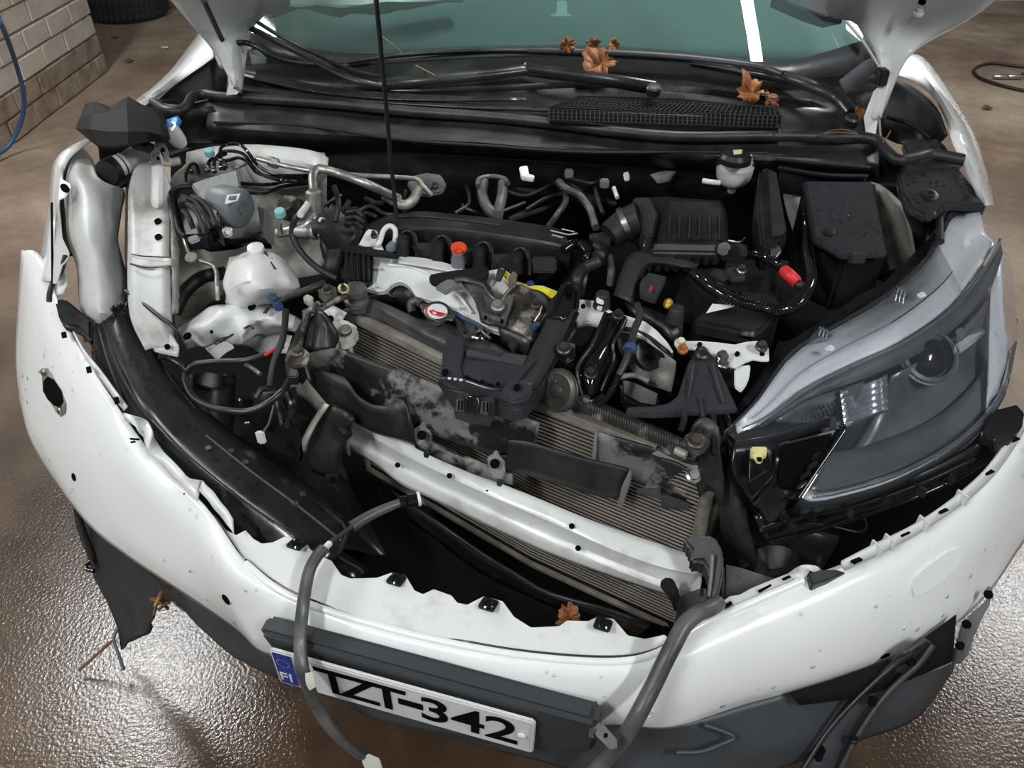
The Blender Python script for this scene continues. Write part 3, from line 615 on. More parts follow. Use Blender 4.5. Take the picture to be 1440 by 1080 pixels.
eu = slab('country_band', [pl(.012, .06, .0152), pl(.085, .06, .0152), pl(.085, .94, .0152), pl(.02, .94, .0152), pl(.012, .9, .0152)], .001, M['plate_blue'], npl, bev=0, d=-n)
RM = Matrix((ux, -uz, n)).transposed()
if RM.determinant() < 0: RM = Matrix((ux, -uz, -n)).transposed()
def glyph(ch, u, v, h, mt, par, name='character', sx=1, off=.0, o=.0150):
    c = bpy.data.curves.new(name, 'FONT'); c.body = ch; c.size = 1; c.extrude = .004; c.offset = off; c.align_x = 'CENTER'
    t = bpy.data.objects.new(name, c); COL.objects.link(t); bpy.context.view_layer.update()
    me = bpy.data.meshes.new_from_object(t); bpy.data.objects.remove(t)
    ys = [q.co.y for q in me.vertices]; xs = [q.co.x for q in me.vertices]
    k = h/(max(ys)-min(ys)) if ch != '-' else .15
    y0, x0 = (max(ys)+min(ys))/2, (max(xs)+min(xs))/2
    for q in me.vertices: q.co = pl(u, v, o)+RM @ Vector(((q.co.x-x0)*k*sx, (q.co.y-y0)*k, q.co.z*.1))
    return link(name, me, mt, par)
for ch, u, w in (('T', .24, 1.0), ('Z', .335, 1.05), ('T', .45, 1.05), ('-', .54, 1), ('3', .63, 1.12), ('4', .755, 1.08), ('2', .88, 1.12)):
    glyph(ch, u, .5, .072, M['void'], npl, sx=w, off=.012)
for ch, u in (('F', .034), ('I', .061)): glyph(ch, u, .72, .024, M['label_white'], npl, off=.006, o=.0160)
bm = bmesh.new()
for k in range(12):
    th = k*PI/6; c = pl(.046, .32, .0162)+ux*math.cos(th)*.0105+uz*math.sin(th)*.0105
    vs = [bm.verts.new(c+ux*math.sin(q*PI/5)*(.0017 if q % 2 == 0 else .0007)+uz*math.cos(q*PI/5)*(.0017 if q % 2 == 0 else .0007)) for q in range(10)]; bm.faces.new(vs)
st = done(bm, 'ring_of_stars', M['yellow'], npl, smooth=False); st['kind'] = 'stuff'
for u, v in ((.125, .5), (.955, .5)): lathe('plate_screw', pl(u, v, .015), n, [(.007, 0), (.007, .002), (.004, .004), (.001, .004)], M['white_plastic'], npl, seg=14)
# ------------------------------------------------------------------ headlight
hd = thing('headlight', 'large clear headlight with projector lens, popped forward over the bumper', 'headlight', W(1260, 500, .9))
P = hd
HC = ['1023,605,.93 1025,611,.924 1030,616,.918 1036,620,.912', '1066,560,.945 1078,588,.935 1090,601,.925 1098,610,.915', '1116,492,.968 1138,545,.952 1158,575,.93 1182,592,.905',
 '1188,448,.985 1205,512,.965 1178,612,.895 1126,700,.835', '1248,412,1.0 1272,482,.98 1245,600,.885 1215,692,.82', '1303,362,1.02 1335,440,.995 1322,570,.90 1300,658,.83',
 '1326,322,1.038 1372,400,1.005 1376,530,.92 1370,612,.85', '1342,294,1.048 1395,366,1.015 1412,480,.94 1412,560,.87', '1384,289,1.052 1412,330,1.03 1428,420,.96 1431,480,.9']
HP = [pp(c) for c in HC]
off = lambda d: [[c[i]+Vector(d) for c in HP] for i in range(4)]
lens = surf('clear_lens', off((0, 0, 0)), M['lens'], P, nu=5, nv=5, th=0)
drops(lens, 300, .0016, .0042)
surf('back_tray', off((0, .03, -.075)), M['bezel_dark'], P, nu=5, nv=3, th=.004)
# rim all round
top = smooth_path([c[0] for c in HP], 4); bot = smooth_path([c[3] for c in HP], 4)
D = Vector((0, .03, -.06))
surf('housing_rim', [[p+Vector((0, 0, -.001)) for p in top], [p+Vector((-.01, .012, -.07)) for p in top]], M['black_wet'], P, nu=1, nv=1, th=.003)
surf('housing_rim', [[p+Vector((0, 0, -.001)) for p in bot], [p+Vector((0, .015, -.06)) for p in bot]], M['bezel_dark'], P, nu=1, nv=1, th=.003)
# frosted upper band
def hpt(u, v, dz=0):
    """point on the lens: u along its length 0..8, v across 0..3"""
    return cr([cr([c[i] for c in HP], u) for i in range(4)], v)+Vector((0, .3*dz, -dz))
us = lambda a, b, k=14: [a+(b-a)*i/k for i in range(k+1)]
surf('frosted_band', [[hpt(u, .06, .006) for u in us(.3, 5.6)], [hpt(u, .5, .010) for u in us(.3, 5.6)], [hpt(u, .92, .012) for u in us(.3, 5.6)]], M['band_grey'], P, nu=1, nv=3, th=.003)
surf('side_reflector', [[hpt(u, .08, .010) for u in us(5.62, 7.9)], [hpt(u, .5, .03) for u in us(5.62, 7.9)], [hpt(u, .9, .014) for u in us(5.62, 7.7)]], M['glare_white'], P, nu=1, nv=3, th=.003)  # plain white stands in for the ceiling lamp mirrored in this reflector
surf('dark_crease', [[hpt(u, .96, .008) for u in us(.6, 7.9)], [hpt(u, 1.22, .012) for u in us(.9, 7.9)]], M['bezel'], P, nu=1, nv=1, th=.003)
tube('chrome_strip', [hpt(u, .97, .004) for u in us(.4, 7.8, 20)], .0035, M['reflector'], P, per=1, seg=6)
tube('chrome_strip', [hpt(u, .55, .002) for u in us(.7, 5.5, 20)], .0012, M['lens'], P, per=1, seg=6)
surf('inner_bezel', [[hpt(u, 1.25, .014) for u in us(1.2, 3.3)], [hpt(u, 1.7, .03) for u in us(1.5, 3.15)], [hpt(u, 2.1, .03) for u in us(2.0, 3.1)]], M['bezel'], P, nu=1, nv=2, th=.003)
surf('inner_bezel', [[hpt(u, 2.0, .05) for u in us(3.0, 6.8)], [hpt(u, 2.4, .04) for u in us(3.0, 6.8)], [hpt(u, 2.75, .028) for u in us(3.0, 6.8)]], M['bezel'], P, nu=1, nv=2, th=.003)
surf('inner_bezel', [[hpt(u, 2.78, .016) for u in us(3.0, 7.6)], [hpt(u, 2.96, .008) for u in us(3.0, 7.8)]], M['band_grey'], P, nu=1, nv=1, th=.003)
for v in (2.84, 2.9): tube('lens_rib', [hpt(u, v, .004) for u in us(3.3, 7.2, 16)], .0016, M['reflector'], P, per=1, seg=5)
surf('outer_reflector', [[hpt(u, 1.25, .02) for u in us(6.9, 7.9, 6)], [hpt(u, 2.0, .03) for u in us(6.7, 7.8, 6)], [hpt(u, 2.7, .02) for u in us(6.5, 7.8, 6)]], M['band_grey'], P, nu=1, nv=3, th=.003, lump=.004, ls=60)
# ribbed turn-signal reflector
rb = []
for k in range(13):
    f = k/12; zz = .938-.035*f+(.005 if k % 2 else 0)
    rb.append([W(1181+8*f+(67-7*f)*i/6, 548+54*f-24*i/6, zz-.012*math.sin(i/6*PI)) for i in range(7)])
surf('ribbed_reflector', rb, M['reflector'], P, nu=1, nv=1, th=.002, ang=20)
grille = bmesh.new()
for i in range(6):
    for j in range(4):
        c = W(1140+i*6+j*2, 577-i*1.5+j*4, .925); tube('', [c, c+Vector((.002, .004, .001))], .0016, None, seg=5, per=1, bm=grille)
gg = done(grille, 'breather_grid', M['bezel_dark'], P); gg['kind'] = 'stuff'
# projector
pc = W(1306, 500, .945); ax = Vector((.05, -.62, .78)).normalized()
pr = lathe('projector', pc-ax*.03, ax, [(.030, 0), (.046, .012), (.050, .028), (.047, .034), (.041, .036), (.039, .028), (.0385, .024), (.001, .024)], M['bezel'], P, seg=36)
lathe('projector_ring', pc-ax*.0, ax, [(.048, -.006), (.052, -.004), (.052, -.001), (.050, 0), (.048, -.002), (.047, -.006)], M['reflector'], pr, seg=40)
lathe('projector_lens', pc-ax*.008, ax, [(.037, 0), (.036, .006), (.031, .014), (.022, .020), (.011, .0235), (.001, .0245)], M['gloss_black'], pr, seg=32)
surf('bowl', [[hpt(u, 1.3, .02) for u in us(3.9, 6.8, 10)], [hpt(u, 1.6, .06) for u in us(3.9, 6.8, 10)], [hpt(u, 2.1, .06) for u in us(3.6, 6.8, 10)]], M['bezel'], P, nu=1, nv=4, th=.003)
slab('bulb_shield', '1345,483,.965 1372,462 1384,460 1386,466,.96 1350,494', .01, M['reflector'], P)
slab('bulb_shield', '1343,464,.965 1352,458 1362,470 1362,485,.95 1350,480', .01, M['reflector'], P)
for s in ('1160,413,.998 1168,408 1173,414 1165,420', '1289,409,.99 1297,408 1298,416 1291,418'): pass
for x, y, z in ((1167, 490, .985), (1296, 415, 1.012)):
    box('locating_tab', (x, y, z), (.016, .012, .008), M['band_grey'], P, rz=.5)
# ears on top of the lens
for x, y, z in ((1153, 462, .983), (1262, 405, 1.005)):
    e = slab('mounting_ear', [W(x-20, y+22, z-.012), W(x-4, y-1, z+.002), W(x+6, y-4, z+.004), W(x+14, y+4, z), W(x+26, y+2, z), W(x+12, y+16, z-.01)], .004, M['lens'], P)
    for k in range(3): box('pin', (x+k*5-1, y+4+k*2, z+.002), (.002, .008, .014), M['reflector'], e, bev=0)
# black brackets round the lamp
slab('upper_bracket', '1322,318,1.0 1320,300,1.02 1326,292 1344,284,1.045 1370,284 1386,286,1.05 1386,291 1344,293,1.04 1332,310,1.02 1330,330 1318,352,1.0 1298,376,.99 1262,404,.97 1215,428,.96 1190,444,.955 1170,462,.945 1152,470 1130,486,.93 1115,498 1090,530,.915 1060,560,.90 1040,585,.89 1030,580 1060,540,.90 1085,505,.91 1094,480,.93 1110,478 1150,455,.95 1185,432 1206,415,.96 1240,400,.965 1255,383,.97 1285,366,.98 1310,345', .02, M['black_wet'], P, bev=.002)
tube('gasket', '1322,340,1.03 1322,308,1.045 1330,293,1.05 1346,286,1.055 1364,286', .008, M['rubber'], P)
# inner triangular opening frame
slab('triangle_frame', '1110,620,.90 1182,602,.905 1188,600,.905 1191,606 1128,702,.83 1118,702 1080,690,.82 1066,700 1058,712,.80 1075,650,.86 1096,620,.89', .02, M['black_wet'], P, d=(0, .5, -1))
slab('triangle_opening', '1100,626,.915 1170,609,.915 1168,618 1122,690,.845 1096,684 1094,655,.88', .004, M['void'], P, d=(0, .5, -1), bev=0)
tube('opening_edge', '1182,598,.915 1187,602 1180,616,.905 1122,700,.84', .004, M['gloss_black'], P); tube('opening_edge', '1186,608,.905 1128,700,.842', .002, M['reflector'], P, per=1)
for x, y, z in ((1142, 655, .88), (1133, 668, .87), (1148, 641, .89), (1128, 682, .86)): box('rib', (x, y, z), (.02, .004, .01), M['black_wet'], P, rz=.6, bev=.001)
surf('corner_panel', ['1032,622,.90 1050,625,.90 1090,622,.90 1100,640,.89', '1030,660,.87 1050,665,.86 1075,668,.86 1095,680,.85', '1045,690,.83 1062,700,.82 1080,715,.80 1110,705,.81', '1060,712,.80 1075,730,.78 1085,745,.77 1100,720,.79'], M['black_wet'], P, nu=4, nv=3, th=.004)
slab('wedge', '1054,628,.905 1078,630,.905 1086,655,.885 1088,668 1070,690,.86 1062,707,.85 1052,678,.87', .012, M['gloss_black'], P)
for s in ('1053,677,.885 1078,662,.89', '1057,701,.865 1068,690', '1060,710,.86 1074,696 1086,680'): tube('edge_glint', s, .002, M['black_wet'], P, per=1, seg=5)
clip = slab('yellow_clip', '1056,627,.925 1079,627,.925 1078,640 1056,640', .01, M['pale_yellow'], P)
slab('clip_tongue', '1058,640,.93 1066,633,.935 1072,634 1073,648,.92 1069,651 1064,650', .003, M['pale_yellow'], clip); box('clip_slot', (1068, 646, .926), (.006, .006, .004), M['void'], clip, bev=0)
surf('lower_carrier', ['1062,725,.79 1100,712,.79 1180,700,.79 1260,680,.80 1330,650,.82 1400,610,.84', '1070,745,.77 1110,735,.765 1180,718,.76 1260,700,.77 1340,668,.79 1405,625,.82', '1078,762,.74 1120,750,.73 1180,740,.72 1260,712,.74 1340,680,.76 1408,640,.80'], M['black_wet'], P, nu=4, nv=3, th=.006)
for s in ('1080,762,.745 1140,748,.745 1200,728,.75 1270,706,.76 1350,670,.79 1400,632,.82', '1070,745,.785 1125,728,.78 1200,712,.78 1290,682,.80 1370,645,.83'): tube('carrier_edge', s, .004, M['gloss_black'], P)
for x, y, z in ((1110, 738, .78), (1135, 722, .785), (1190, 716, .785), (1240, 700, .79), (1290, 688, .795), (1330, 670, .8)): box('carrier_rib', (x, y, z), (.004, .03, .02), M['black_wet'], P, rz=.6, bev=.001)
box('carrier_tab', (1151, 716, .80), (.022, .012, .006), M['charcoal'], P, rz=.4)
cb = slab('corner_bracket', '1386,590,.87 1402,575,.885 1430,568 1441,580,.88 1438,600 1420,620,.86 1400,634,.845 1398,618 1380,612', .02, M['black_wet'], P)
tube('trailing_wire', '1100,735,.76 1160,738,.74 1205,748,.73 1218,742 1216,730,.76', .002, M['black'], P)
# ------------------------------------------------------------------ body shell inside the engine bay (parts of the car)
P = car
surf('inner_apron', ['236,262,.97 250,240,1.0 285,215,1.02 340,206 400,210 455,214,1.02', '240,320,.88 262,290,.92 300,262,.97 350,250 400,248 458,240,1.0', '244,400,.80 275,350,.83 310,330,.85 360,330 410,320 460,310,.88',
   '246,470,.72 290,430,.75 330,410,.78 380,400 430,390 480,380,.80'], M['grimy'], P, nu=5, nv=4, th=.004, lump=.006, ls=12)
surf('strut_tower', ['262,214,1.03 300,206,1.045 350,203 400,206,1.04 440,212 462,222,1.02', '262,238,1.0 300,226,1.035 350,222 400,226,1.03 440,232 460,244,1.0', '270,262,.95 300,256,.97 350,262 400,266,.97 440,262 455,262,.95'], M['primer'], P, nu=5, nv=4, th=.004)
rail = surf('upper_rail', ['184,250,1.04 190,236,1.05 202,228,1.055 215,230,1.055 232,238,1.05 238,262,1.04', '180,275,1.03 186,262,1.04 200,255 215,256 230,262 238,275,1.03', '180,330,1.0 186,322,1.01 200,320 215,320 230,324 240,330,1.0',
   '179,400,.965 186,396,.975 200,396 215,396 230,398 240,402,.965', '184,450,.935 192,450,.94 203,450 216,452 228,455 243,458,.93', '204,492,.90 212,490 222,490 231,492 240,493 250,494,.89'], M['primer'], P, nu=4, nv=5, th=.004)
surf('upper_rail_side', ['182,250,1.03 180,300,1.0 178,350,.98 180,420,.95', '176,262,.96 176,300,.93 175,350,.90 178,430,.85'], M['black'], P, nu=3, nv=2, th=.003)
for x, y, z in ((222, 311, 1.018), (222.5, 333, 1.008)): hole(x, y, z, .007, P, axis=(0, -.4, .9))
seam = surf('seam_sealer', ['184,357,.996 200,359 220,360 241,361,.996', '184,364,.993 200,366 220,367 241,367,.993', '184,371,.989 200,374 220,374 241,373,.989'], M['primer'], P, nu=6, nv=3, th=.004, lump=.002, ls=80)
tube('seam_edge', '183,371,.993 198,375 216,376 241,374', .0016, M['brown_steel'], P, seg=5); tube('seam_edge', '184,357,.999 200,360 220,361 241,362', .0012, M['brown_steel'], P, seg=5)
surf('sealer_bead', ['236,262,1.035 240,300,1.02 243,350,1.0 244,400,.965 243,440,.945', '244,262,1.03 250,300,1.01 252,350,.99 253,400,.955 250,440,.935'], M['grimy'], P, nu=5, nv=2, th=.005, lump=.004, ls=60)
slab('rail_foot', '215,462,.925 228,462 242,470 252,486,.91 250,500,.90 232,496 216,492 212,480', .006, M['primer'], P); hole(235, 487, .915, .005, P)
# strap bracket standing on the rail
sb = surf('strap_bracket', ['213,231,1.09 222,230,1.09 230,232,1.088', '213,250,1.08 222,249,1.083 231,250,1.078', '212,280,1.05 222,280,1.056 232,280,1.05', '214,291,1.035 222,294,1.036 231,290,1.035'], M['white_plastic'], P, nu=3, nv=4, th=.003)
slab('strap_neck', '212,232,1.092 211,214,1.105 216,210 218,198,1.115 226,196,1.118 232,202,1.11 237,212,1.1 238,226,1.08 232,226,1.085 228,214,1.10 226,206 224,216 228,232,1.09', .003, M['alu'], sb, bev=.0008)
hole(214, 220, 1.1, .004, sb); hole(222, 222, 1.1, .003, sb); hole(229, 210, 1.107, .004, sb)
tube('strap_rubber', '190,203,1.09 200,205 212,209,1.095', .012, M['rubber'], P, seg=10)
tube('rail_stub', '232,228,1.06 243,228 253,226', .009, M['primer'], P, seg=10)
# crushed front rail end
surf('crushed_rail', ['247,463,.885 264,450,.90 292,435,.915 318,427,.92 352,425,.92 382,429,.915 404,438,.905 425,450,.89', '249,473,.89 268,462,.905 296,448,.925 325,441,.93 352,442,.925 378,446,.92 400,450,.91 424,458,.89',
   '256,486,.87 275,478,.885 300,466,.905 324,462,.90 345,462,.915 362,458,.90 392,460,.90 420,466,.88', '266,492,.84 287,490,.86 310,482,.86 330,482,.87 342,483,.88 360,472,.87 384,468,.87 402,470,.86'], M['paint_dirty'], P, nu=6, nv=5, th=.004, lump=.009, ls=22)
surf('rail_skirt', ['330,478,.86 345,470 365,470 384,468,.86 410,470', '340,488,.82 352,492 366,496 385,498,.82 405,500'], M['primer'], P, nu=4, nv=3, th=.003, lump=.008, ls=30)
slab('torn_flap', '288,489,.865 305,505,.84 318,494,.85 329,488,.855 325,480,.87 310,480,.875', .003, M['paint_dirty'], P)
for x, y, z, r in ((263, 472, .912, .008), (297, 466, .925, .003), (354, 431, .932, .008)): hole(x, y, z, r, P, sq=.7)
for s in ('303,484,.895 315,478 328,470,.91', '310,476,.90 322,474', '371,440,.935 378,432 374,440', '343,462,.925 352,458 356,462'): tube('crease_scrape', s, .0022, M['brown_steel'], P, seg=5, per=3)
surf('front_side_member', ['404,530,.72 418,526,.74 440,545,.74 470,575,.72 490,600', '408,550,.68 430,562,.68 452,590,.68 476,628,.66 492,640'], M['grimy'], P, nu=4, nv=3, th=.004, lump=.006, ls=20)
# latch panel: white cross member over the radiator
lp = slab('latch_panel', '477,349,.955 500,350,.96 530,355 564,358,.962 600,362 622,367 651,376,.965 690,384 745,405 778,418,.96 778,450,.945 720,470 690,462,.93 667,449,.93 645,438 622,428 600,419 585,415 577,403,.94 570,397 562,394,.94 551,398 543,407 529,409,.925 515,404 500,398 480,390,.925', .018, M['paint'], P, d=(0, .4, -1), bev=.003)
slab('latch_panel_lip', '560,360,.972 622,368 655,379 690,388,.972 640,382 600,374 560,368', .004, M['paint'], P, bev=.001)
tube('panel_crease', '545,372,.955 580,376 612,390 640,410 664,440,.94', .003, M['paint'], P, seg=6)
rp = slab('latch_panel', '808,444,.955 813,420,.965 836,422,.965 862,438 884,444 907,451,.965 924,464 940,482 948,495,.955 938,495 922,484,.95 907,474 884,464 862,462,.945 829,453 813,458', .012, M['paint'], P, d=(0, .4, -1), bev=.002)
slab('panel_tab', '838,424,.985 840,412,.99 850,414,.99 849,428,.98', .004, M['paint'], P)
for x, y, z in ((533, 376, .955), (530, 402, .94), (649, 432, .945)): hole(x, y, z, .003, P, name='rivet', mat=M['primer'])
hole(820, 430, .97, .004, P); hole(843, 433, .97, .005, P, mat=M['paint_dirty'])
slab('warning_sticker', '682,382,.975 707,377 716,384 727,396,.972 742,400 764,402 784,410,.972 776,419,.968 744,411 722,402 700,392', .0015, M['label_white'], P, bev=0)
slab('sticker_band', '700,380,.99 708,378 727,397,.985 742,401 764,403 784,411,.985 777,419,.98 744,411 722,403', .001, M['yellow'], P, bev=0)
lathe('blue_plug', (746, 399, .985), (0, -.3, 1), [(.006, -.004), (.008, 0), (.006, .003), (.001, .004)], M['deep_blue'], P, seg=14)
# hooks and stop at the end of the latch panel
slab('panel_hook', '503,345,.975 514,325,.995 518,321 530,323,.995 533,332,.985 528,345,.975', .005, M['paint'], P); bolt(526, 331, 1.0, M['steel_dark'], P, r=.006)
tube('panel_loop', '523,344,.975 533,342,.985 539,325,1.0 547,318,1.005 555,322,1.0 556,334,.985 553,346,.975', .0055, M['paint'], P, seg=10)
slab('loop_foot', '522,340,.975 534,340 540,350 526,350', .006, M['paint'], P); slab('rubber_stop', '541,346,.985 549,337,.99 557,340 557,348,.98 548,350', .01, M['motor_grey'], P)
# white bracket on the headlight side
wb = slab('lamp_bracket', '949,479,.972 984,479 1010,481 1033,484 1050,480 1064,479,.975 1078,482 1081,490 1082,506,.965 1070,506 1060,504 1047,509 1036,516 1016,512,.965 1004,502 978,490 953,488', .005, M['paint'], P, bev=.001)
bolt(1071, 487, .985, M['steel_dark'], wb, r=.009); bolt(1016, 501, .978, M['steel'], wb, r=.009); bolt(1016, 511, .97, M['steel'], wb, r=.009)
bolt(960, 491, .982, M['rust'], wb, r=.008); bolt(957, 483, .985, M['ivory'], wb, r=.009); hole(1037, 497, .974, .004, wb); hole(984, 484, .976, .004, wb); hole(1072, 497, .972, .004, wb)
slab('side_member_end', '1033,517,.955 1044,513,.96 1056,512,.955 1054,530,.94 1049,542,.93 1042,550,.925 1033,543,.93', .006, M['paint'], P)
surf('side_member', ['985,505,.93 1010,512 1030,518', '1000,545,.88 1020,550 1040,552'], M['black_wet'], P, nu=3, nv=3, th=.01)
surf('inner_panel', ['868,466,.925 885,470 907,478 928,490 949,510,.925', '870,490,.89 885,500 907,510 928,520 948,530,.89', '880,508,.87 892,526 905,538 925,545 944,552,.86'], M['grimy'], P, nu=4, nv=4, th=.003)
tube('panel_edge', '868,462,.955 890,464 912,474 932,490 946,500,.945', .004, M['rubber'], P, seg=6)
surf('grime_panel', ['800,458,.925 820,456 838,456', '796,480,.90 815,488,.89 832,476'], M['grimy'], P, nu=3, nv=2, th=.003)
# right-hand inner towers and covers
surf('inner_tower', ['1095,245,1.0 1112,250,1.01 1132,258 1150,262', '1104,290,.95 1112,292,.95 1124,296', '1116,330,.90 1120,335 1124,338'], M['tank'], P, nu=3, nv=3, th=.005)
surf('inner_tower', ['1222,255,1.03 1240,262,1.03 1262,282,1.02 1268,290', '1235,310,.96 1252,310,.97 1268,320,.97 1280,330', '1250,380,.88 1262,378,.88 1276,380,.88 1290,385'], M['grimy'], P, nu=4, nv=4, th=.005)
c1 = slab('fender_cover', '1262,246,1.075 1275,240,1.08 1300,236 1347,232,1.085 1370,260,1.08 1387,287,1.075 1345,285 1332,286 1324,292,1.07 1318,300 1300,302,1.06 1280,290,1.065 1266,270', .02, M['charcoal_wet'], P, bev=.006)
surf('fender_cover_side', ['1262,248,1.07 1268,275 1282,295,1.055 1300,305 1318,302,1.06', '1264,285,.98 1272,310 1288,335,.96 1304,340 1320,325,.98', '1268,330,.9 1278,355 1296,370,.88 1312,358 1322,340,.92'], M['black'], P, nu=4, nv=4, th=.004)
c2 = slab('fender_cover', '1270,198,1.09 1288,196,1.095 1320,194,1.10 1332,205 1340,218,1.09 1312,212 1290,222,1.085 1276,218', .02, M['charcoal_wet'], P, bev=.005)
drops(c1, 110, .0015, .004); drops(c2, 110, .0018, .0045)
lathe('cover_rivet', (1306, 275, 1.083), (0, -.3, .95), [(.017, 0), (.017, .003), (.010, .004), (.009, .007), (.006, .007), (.005, .004), (.001, .004)], M['black'], P, seg=20)
slab('cowl_duct', '1094,236,1.05 1150,240 1222,246 1222,262,1.02 1150,256 1098,250', .04, M['black_wet'], P, bev=.006)
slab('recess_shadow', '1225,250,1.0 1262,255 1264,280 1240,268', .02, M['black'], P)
# hood prop
pr = tube('hood_prop', [W(527, -20, 1.48), W(533, 40, 1.40), W(543, 150, 1.24), W(551, 240, 1.10), W(559, 318, .99)], .0042, M['black'], P, per=4, seg=8)
# ------------------------------------------------------------------ washer tank with filler neck
t = thing('washer_tank', 'tall pale plastic washer tank standing inside the bent fender edge', 'tank', W(140, 440, .45)); P = t
surf('tank_body', ['92,215,1.03 100,205,1.045 107,202,1.05 118,209,1.045 129,222,1.03 136,236', '90,240,1.03 100,238,1.05 112,240,1.055 128,243,1.045 138,248 143,257,1.02', '91,262,1.02 100,262,1.045 115,262,1.055 135,262,1.05 155,264,1.03 174,267,1.0',
   '92,300,1.0 103,300,1.03 120,300,1.04 140,300,1.035 158,300,1.01 170,300,.98', '97,335,.98 108,335,1.01 125,335,1.02 142,335,1.01 157,335,.99 166,335,.95', '102,360,.96 112,360,.99 130,360,1.0 145,362,.995 160,364,.97 173,366,.94',
   '110,395,.94 118,395,.96 135,395,.97 150,396,.965 165,398,.95 184,400,.92', '113,440,.90 122,440,.93 138,440,.94 152,440,.935 168,440,.92 186,440,.88', '118,480,.82 126,480,.84 140,480,.85 154,480,.85 168,480,.84 184,480,.8'], M['tank'], P, nu=5, nv=4, th=.004, lump=.004, ls=14)
tube('tank_seam', '107,203,1.052 103,222,1.052 97,240,1.05 92,262,1.03', .002, M['tank'], P, seg=6)
tube('filler_neck', '212,209,1.055 195,217,1.05 180,226,1.045 172,230', .021, M['white_plastic'], P, seg=16, rs=(.024, .02))
for x, y in ((176, 229), (170, 232)): tube('neck_ring', [W(x, y, 1.045), W(x-4, y+2, 1.044)], .024, M['ivory'], P, per=1, seg=18)
tube('neck_foot', '168,233,1.04 158,238 150,243', .027, M['rubber'], P, seg=14)
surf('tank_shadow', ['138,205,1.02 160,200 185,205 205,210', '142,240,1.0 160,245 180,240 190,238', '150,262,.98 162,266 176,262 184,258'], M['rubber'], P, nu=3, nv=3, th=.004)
lathe('filler_spout', (245, 190, 1.09), (-.25, -.35, .9), [(.012, -.03), (.017, -.02), (.019, 0), (.019, .022)], M['white_plastic'], P, seg=20)
cap = lathe('filler_cap', (243, 178, 1.105), (-.3, -.35, .88), [(.021, -.002), (.0225, 0), (.0225, .006), (.019, .009), (.001, .010)], M['blue'], P, seg=22, sq=.8)
tag(cap, 'bright blue filler cap'); slab('cap_flap', '233,168,1.118 250,162,1.12 256,170,1.115 250,175 238,177', .003, M['blue'], cap)
# loose black cover lying over the filler
lc = surf('loose_cover', ['120,146,1.135 135,143,1.14 155,150,1.14 180,135,1.145 200,147,1.14 215,152,1.13 232,165,1.12', '112,165,1.13 130,160,1.15 155,158,1.16 178,150,1.165 205,160,1.155 225,172,1.14 236,180,1.12', '106,181,1.12 128,182,1.14 152,185,1.155 180,185,1.16 208,185,1.15 228,190,1.14 240,195,1.12',
  '124,196,1.10 138,204,1.12 155,206,1.13 180,202,1.14 208,199,1.13 226,196,1.12 239,196,1.11', '140,208,1.08 148,209,1.09 160,209,1.10 182,205,1.10 206,201,1.10 222,198,1.10 238,198,1.095'], M['black_dusty'], None, nu=1, nv=1, th=.004, ang=12)
lc.data.materials[0] = M['matt_black']; tag(lc, 'folded black plastic cover lying loose above the washer filler by the blue cap', 'cover')
lt = slab('cover_ear', '119,146,1.14 127,143 129,148 124,150', .003, M['black'], lc)
# ------------------------------------------------------------------ crumpled white bottle
b = thing('crumpled_reservoir', 'crumpled white plastic reservoir with a slit, squashed behind the crushed rail', 'container', W(370, 430, .86)); P = b
surf('body', ['324,360,.97 336,356,.98 349,353,.985 369,351,.98 384,353,.975 404,366,.96 414,380,.95', '318,380,.965 332,374,.99 350,370,1.005 370,368,1.0 388,372,.99 408,382,.97 419,390,.95', '317,400,.95 332,396,.985 350,394,1.0 370,394,1.0 390,395,.985 410,396,.965 424,402,.945',
   '318,420,.93 332,418,.96 350,418,.97 370,416,.97 390,412,.96 408,408,.95 423,406,.94', '320,432,.90 334,434,.92 350,434 370,430 390,424 406,414 420,409,.92'], M['white_plastic'], P, nu=5, nv=4, th=.004, lump=.007, ls=28, ang=28)
lathe('stub_neck', (360, 352, .99), (.05, -.2, 1), [(.016, -.02), (.017, 0), (.016, .008), (.012, .010), (.001, .01)], M['white_plastic'], P, seg=20)
slab('slit', '371,353,.992 374,353 378,362 388,377,.995 386,378 378,366', .002, M['rubber'], P, bev=0); slab('slit_patch', '377,362,.993 383,362 387,374,.99', .0015, M['motor_grey'], P, bev=0)
tube('moulding_line', '322,408,.985 340,398,1.0 352,396', .0018, M['white_plastic'], P, seg=5)
# ------------------------------------------------------------------ brake hydraulic unit
t = thing('hydraulic_unit', 'grey brake hydraulic unit with round motor and black connector beside the strut tower', 'hydraulic unit', W(310, 300, .88)); P = t
slab('valve_block', '268,258,1.065 290,250,1.070 333,238,1.080 339,262,1.065 324,268 312,280,1.055 306,300,1.035 310,318,1.025 296,305,1.025 282,280,1.045', .05, M['rad_tank'], P, bev=.003)
mo = lathe('motor', W(311, 287, 1.03), (.90, -.43, .0), [(.036, -.012), (.040, 0), (.041, .044), (.039, .051), (.033, .055), (.014, .056), (.013, .053), (.009, .053), (.008, .056), (.001, .056)], M['motor_grey'], P, seg=36)
slab('barcode_label', '319,274,1.080 338,272,1.080 334,282,1.070 316,287,1.067', .0015, M['label_white'], mo, bev=0, d=(0, .5, -1))
for k in range(6): slab('bar', [W(323+k*1.8, 275.5-k*.15, 1.082), W(324+k*1.8, 275.4-k*.15, 1.082), W(322.2+k*1.8, 280.8, 1.075), W(321.2+k*1.8, 281, 1.075)], .0008, M['gloss_black'], mo, bev=0, d=(0, .5, -1)).update_tag()
bolt(320, 326, 1.03, M['steel'], P, r=.009, axis=(.4, -.8, .4))
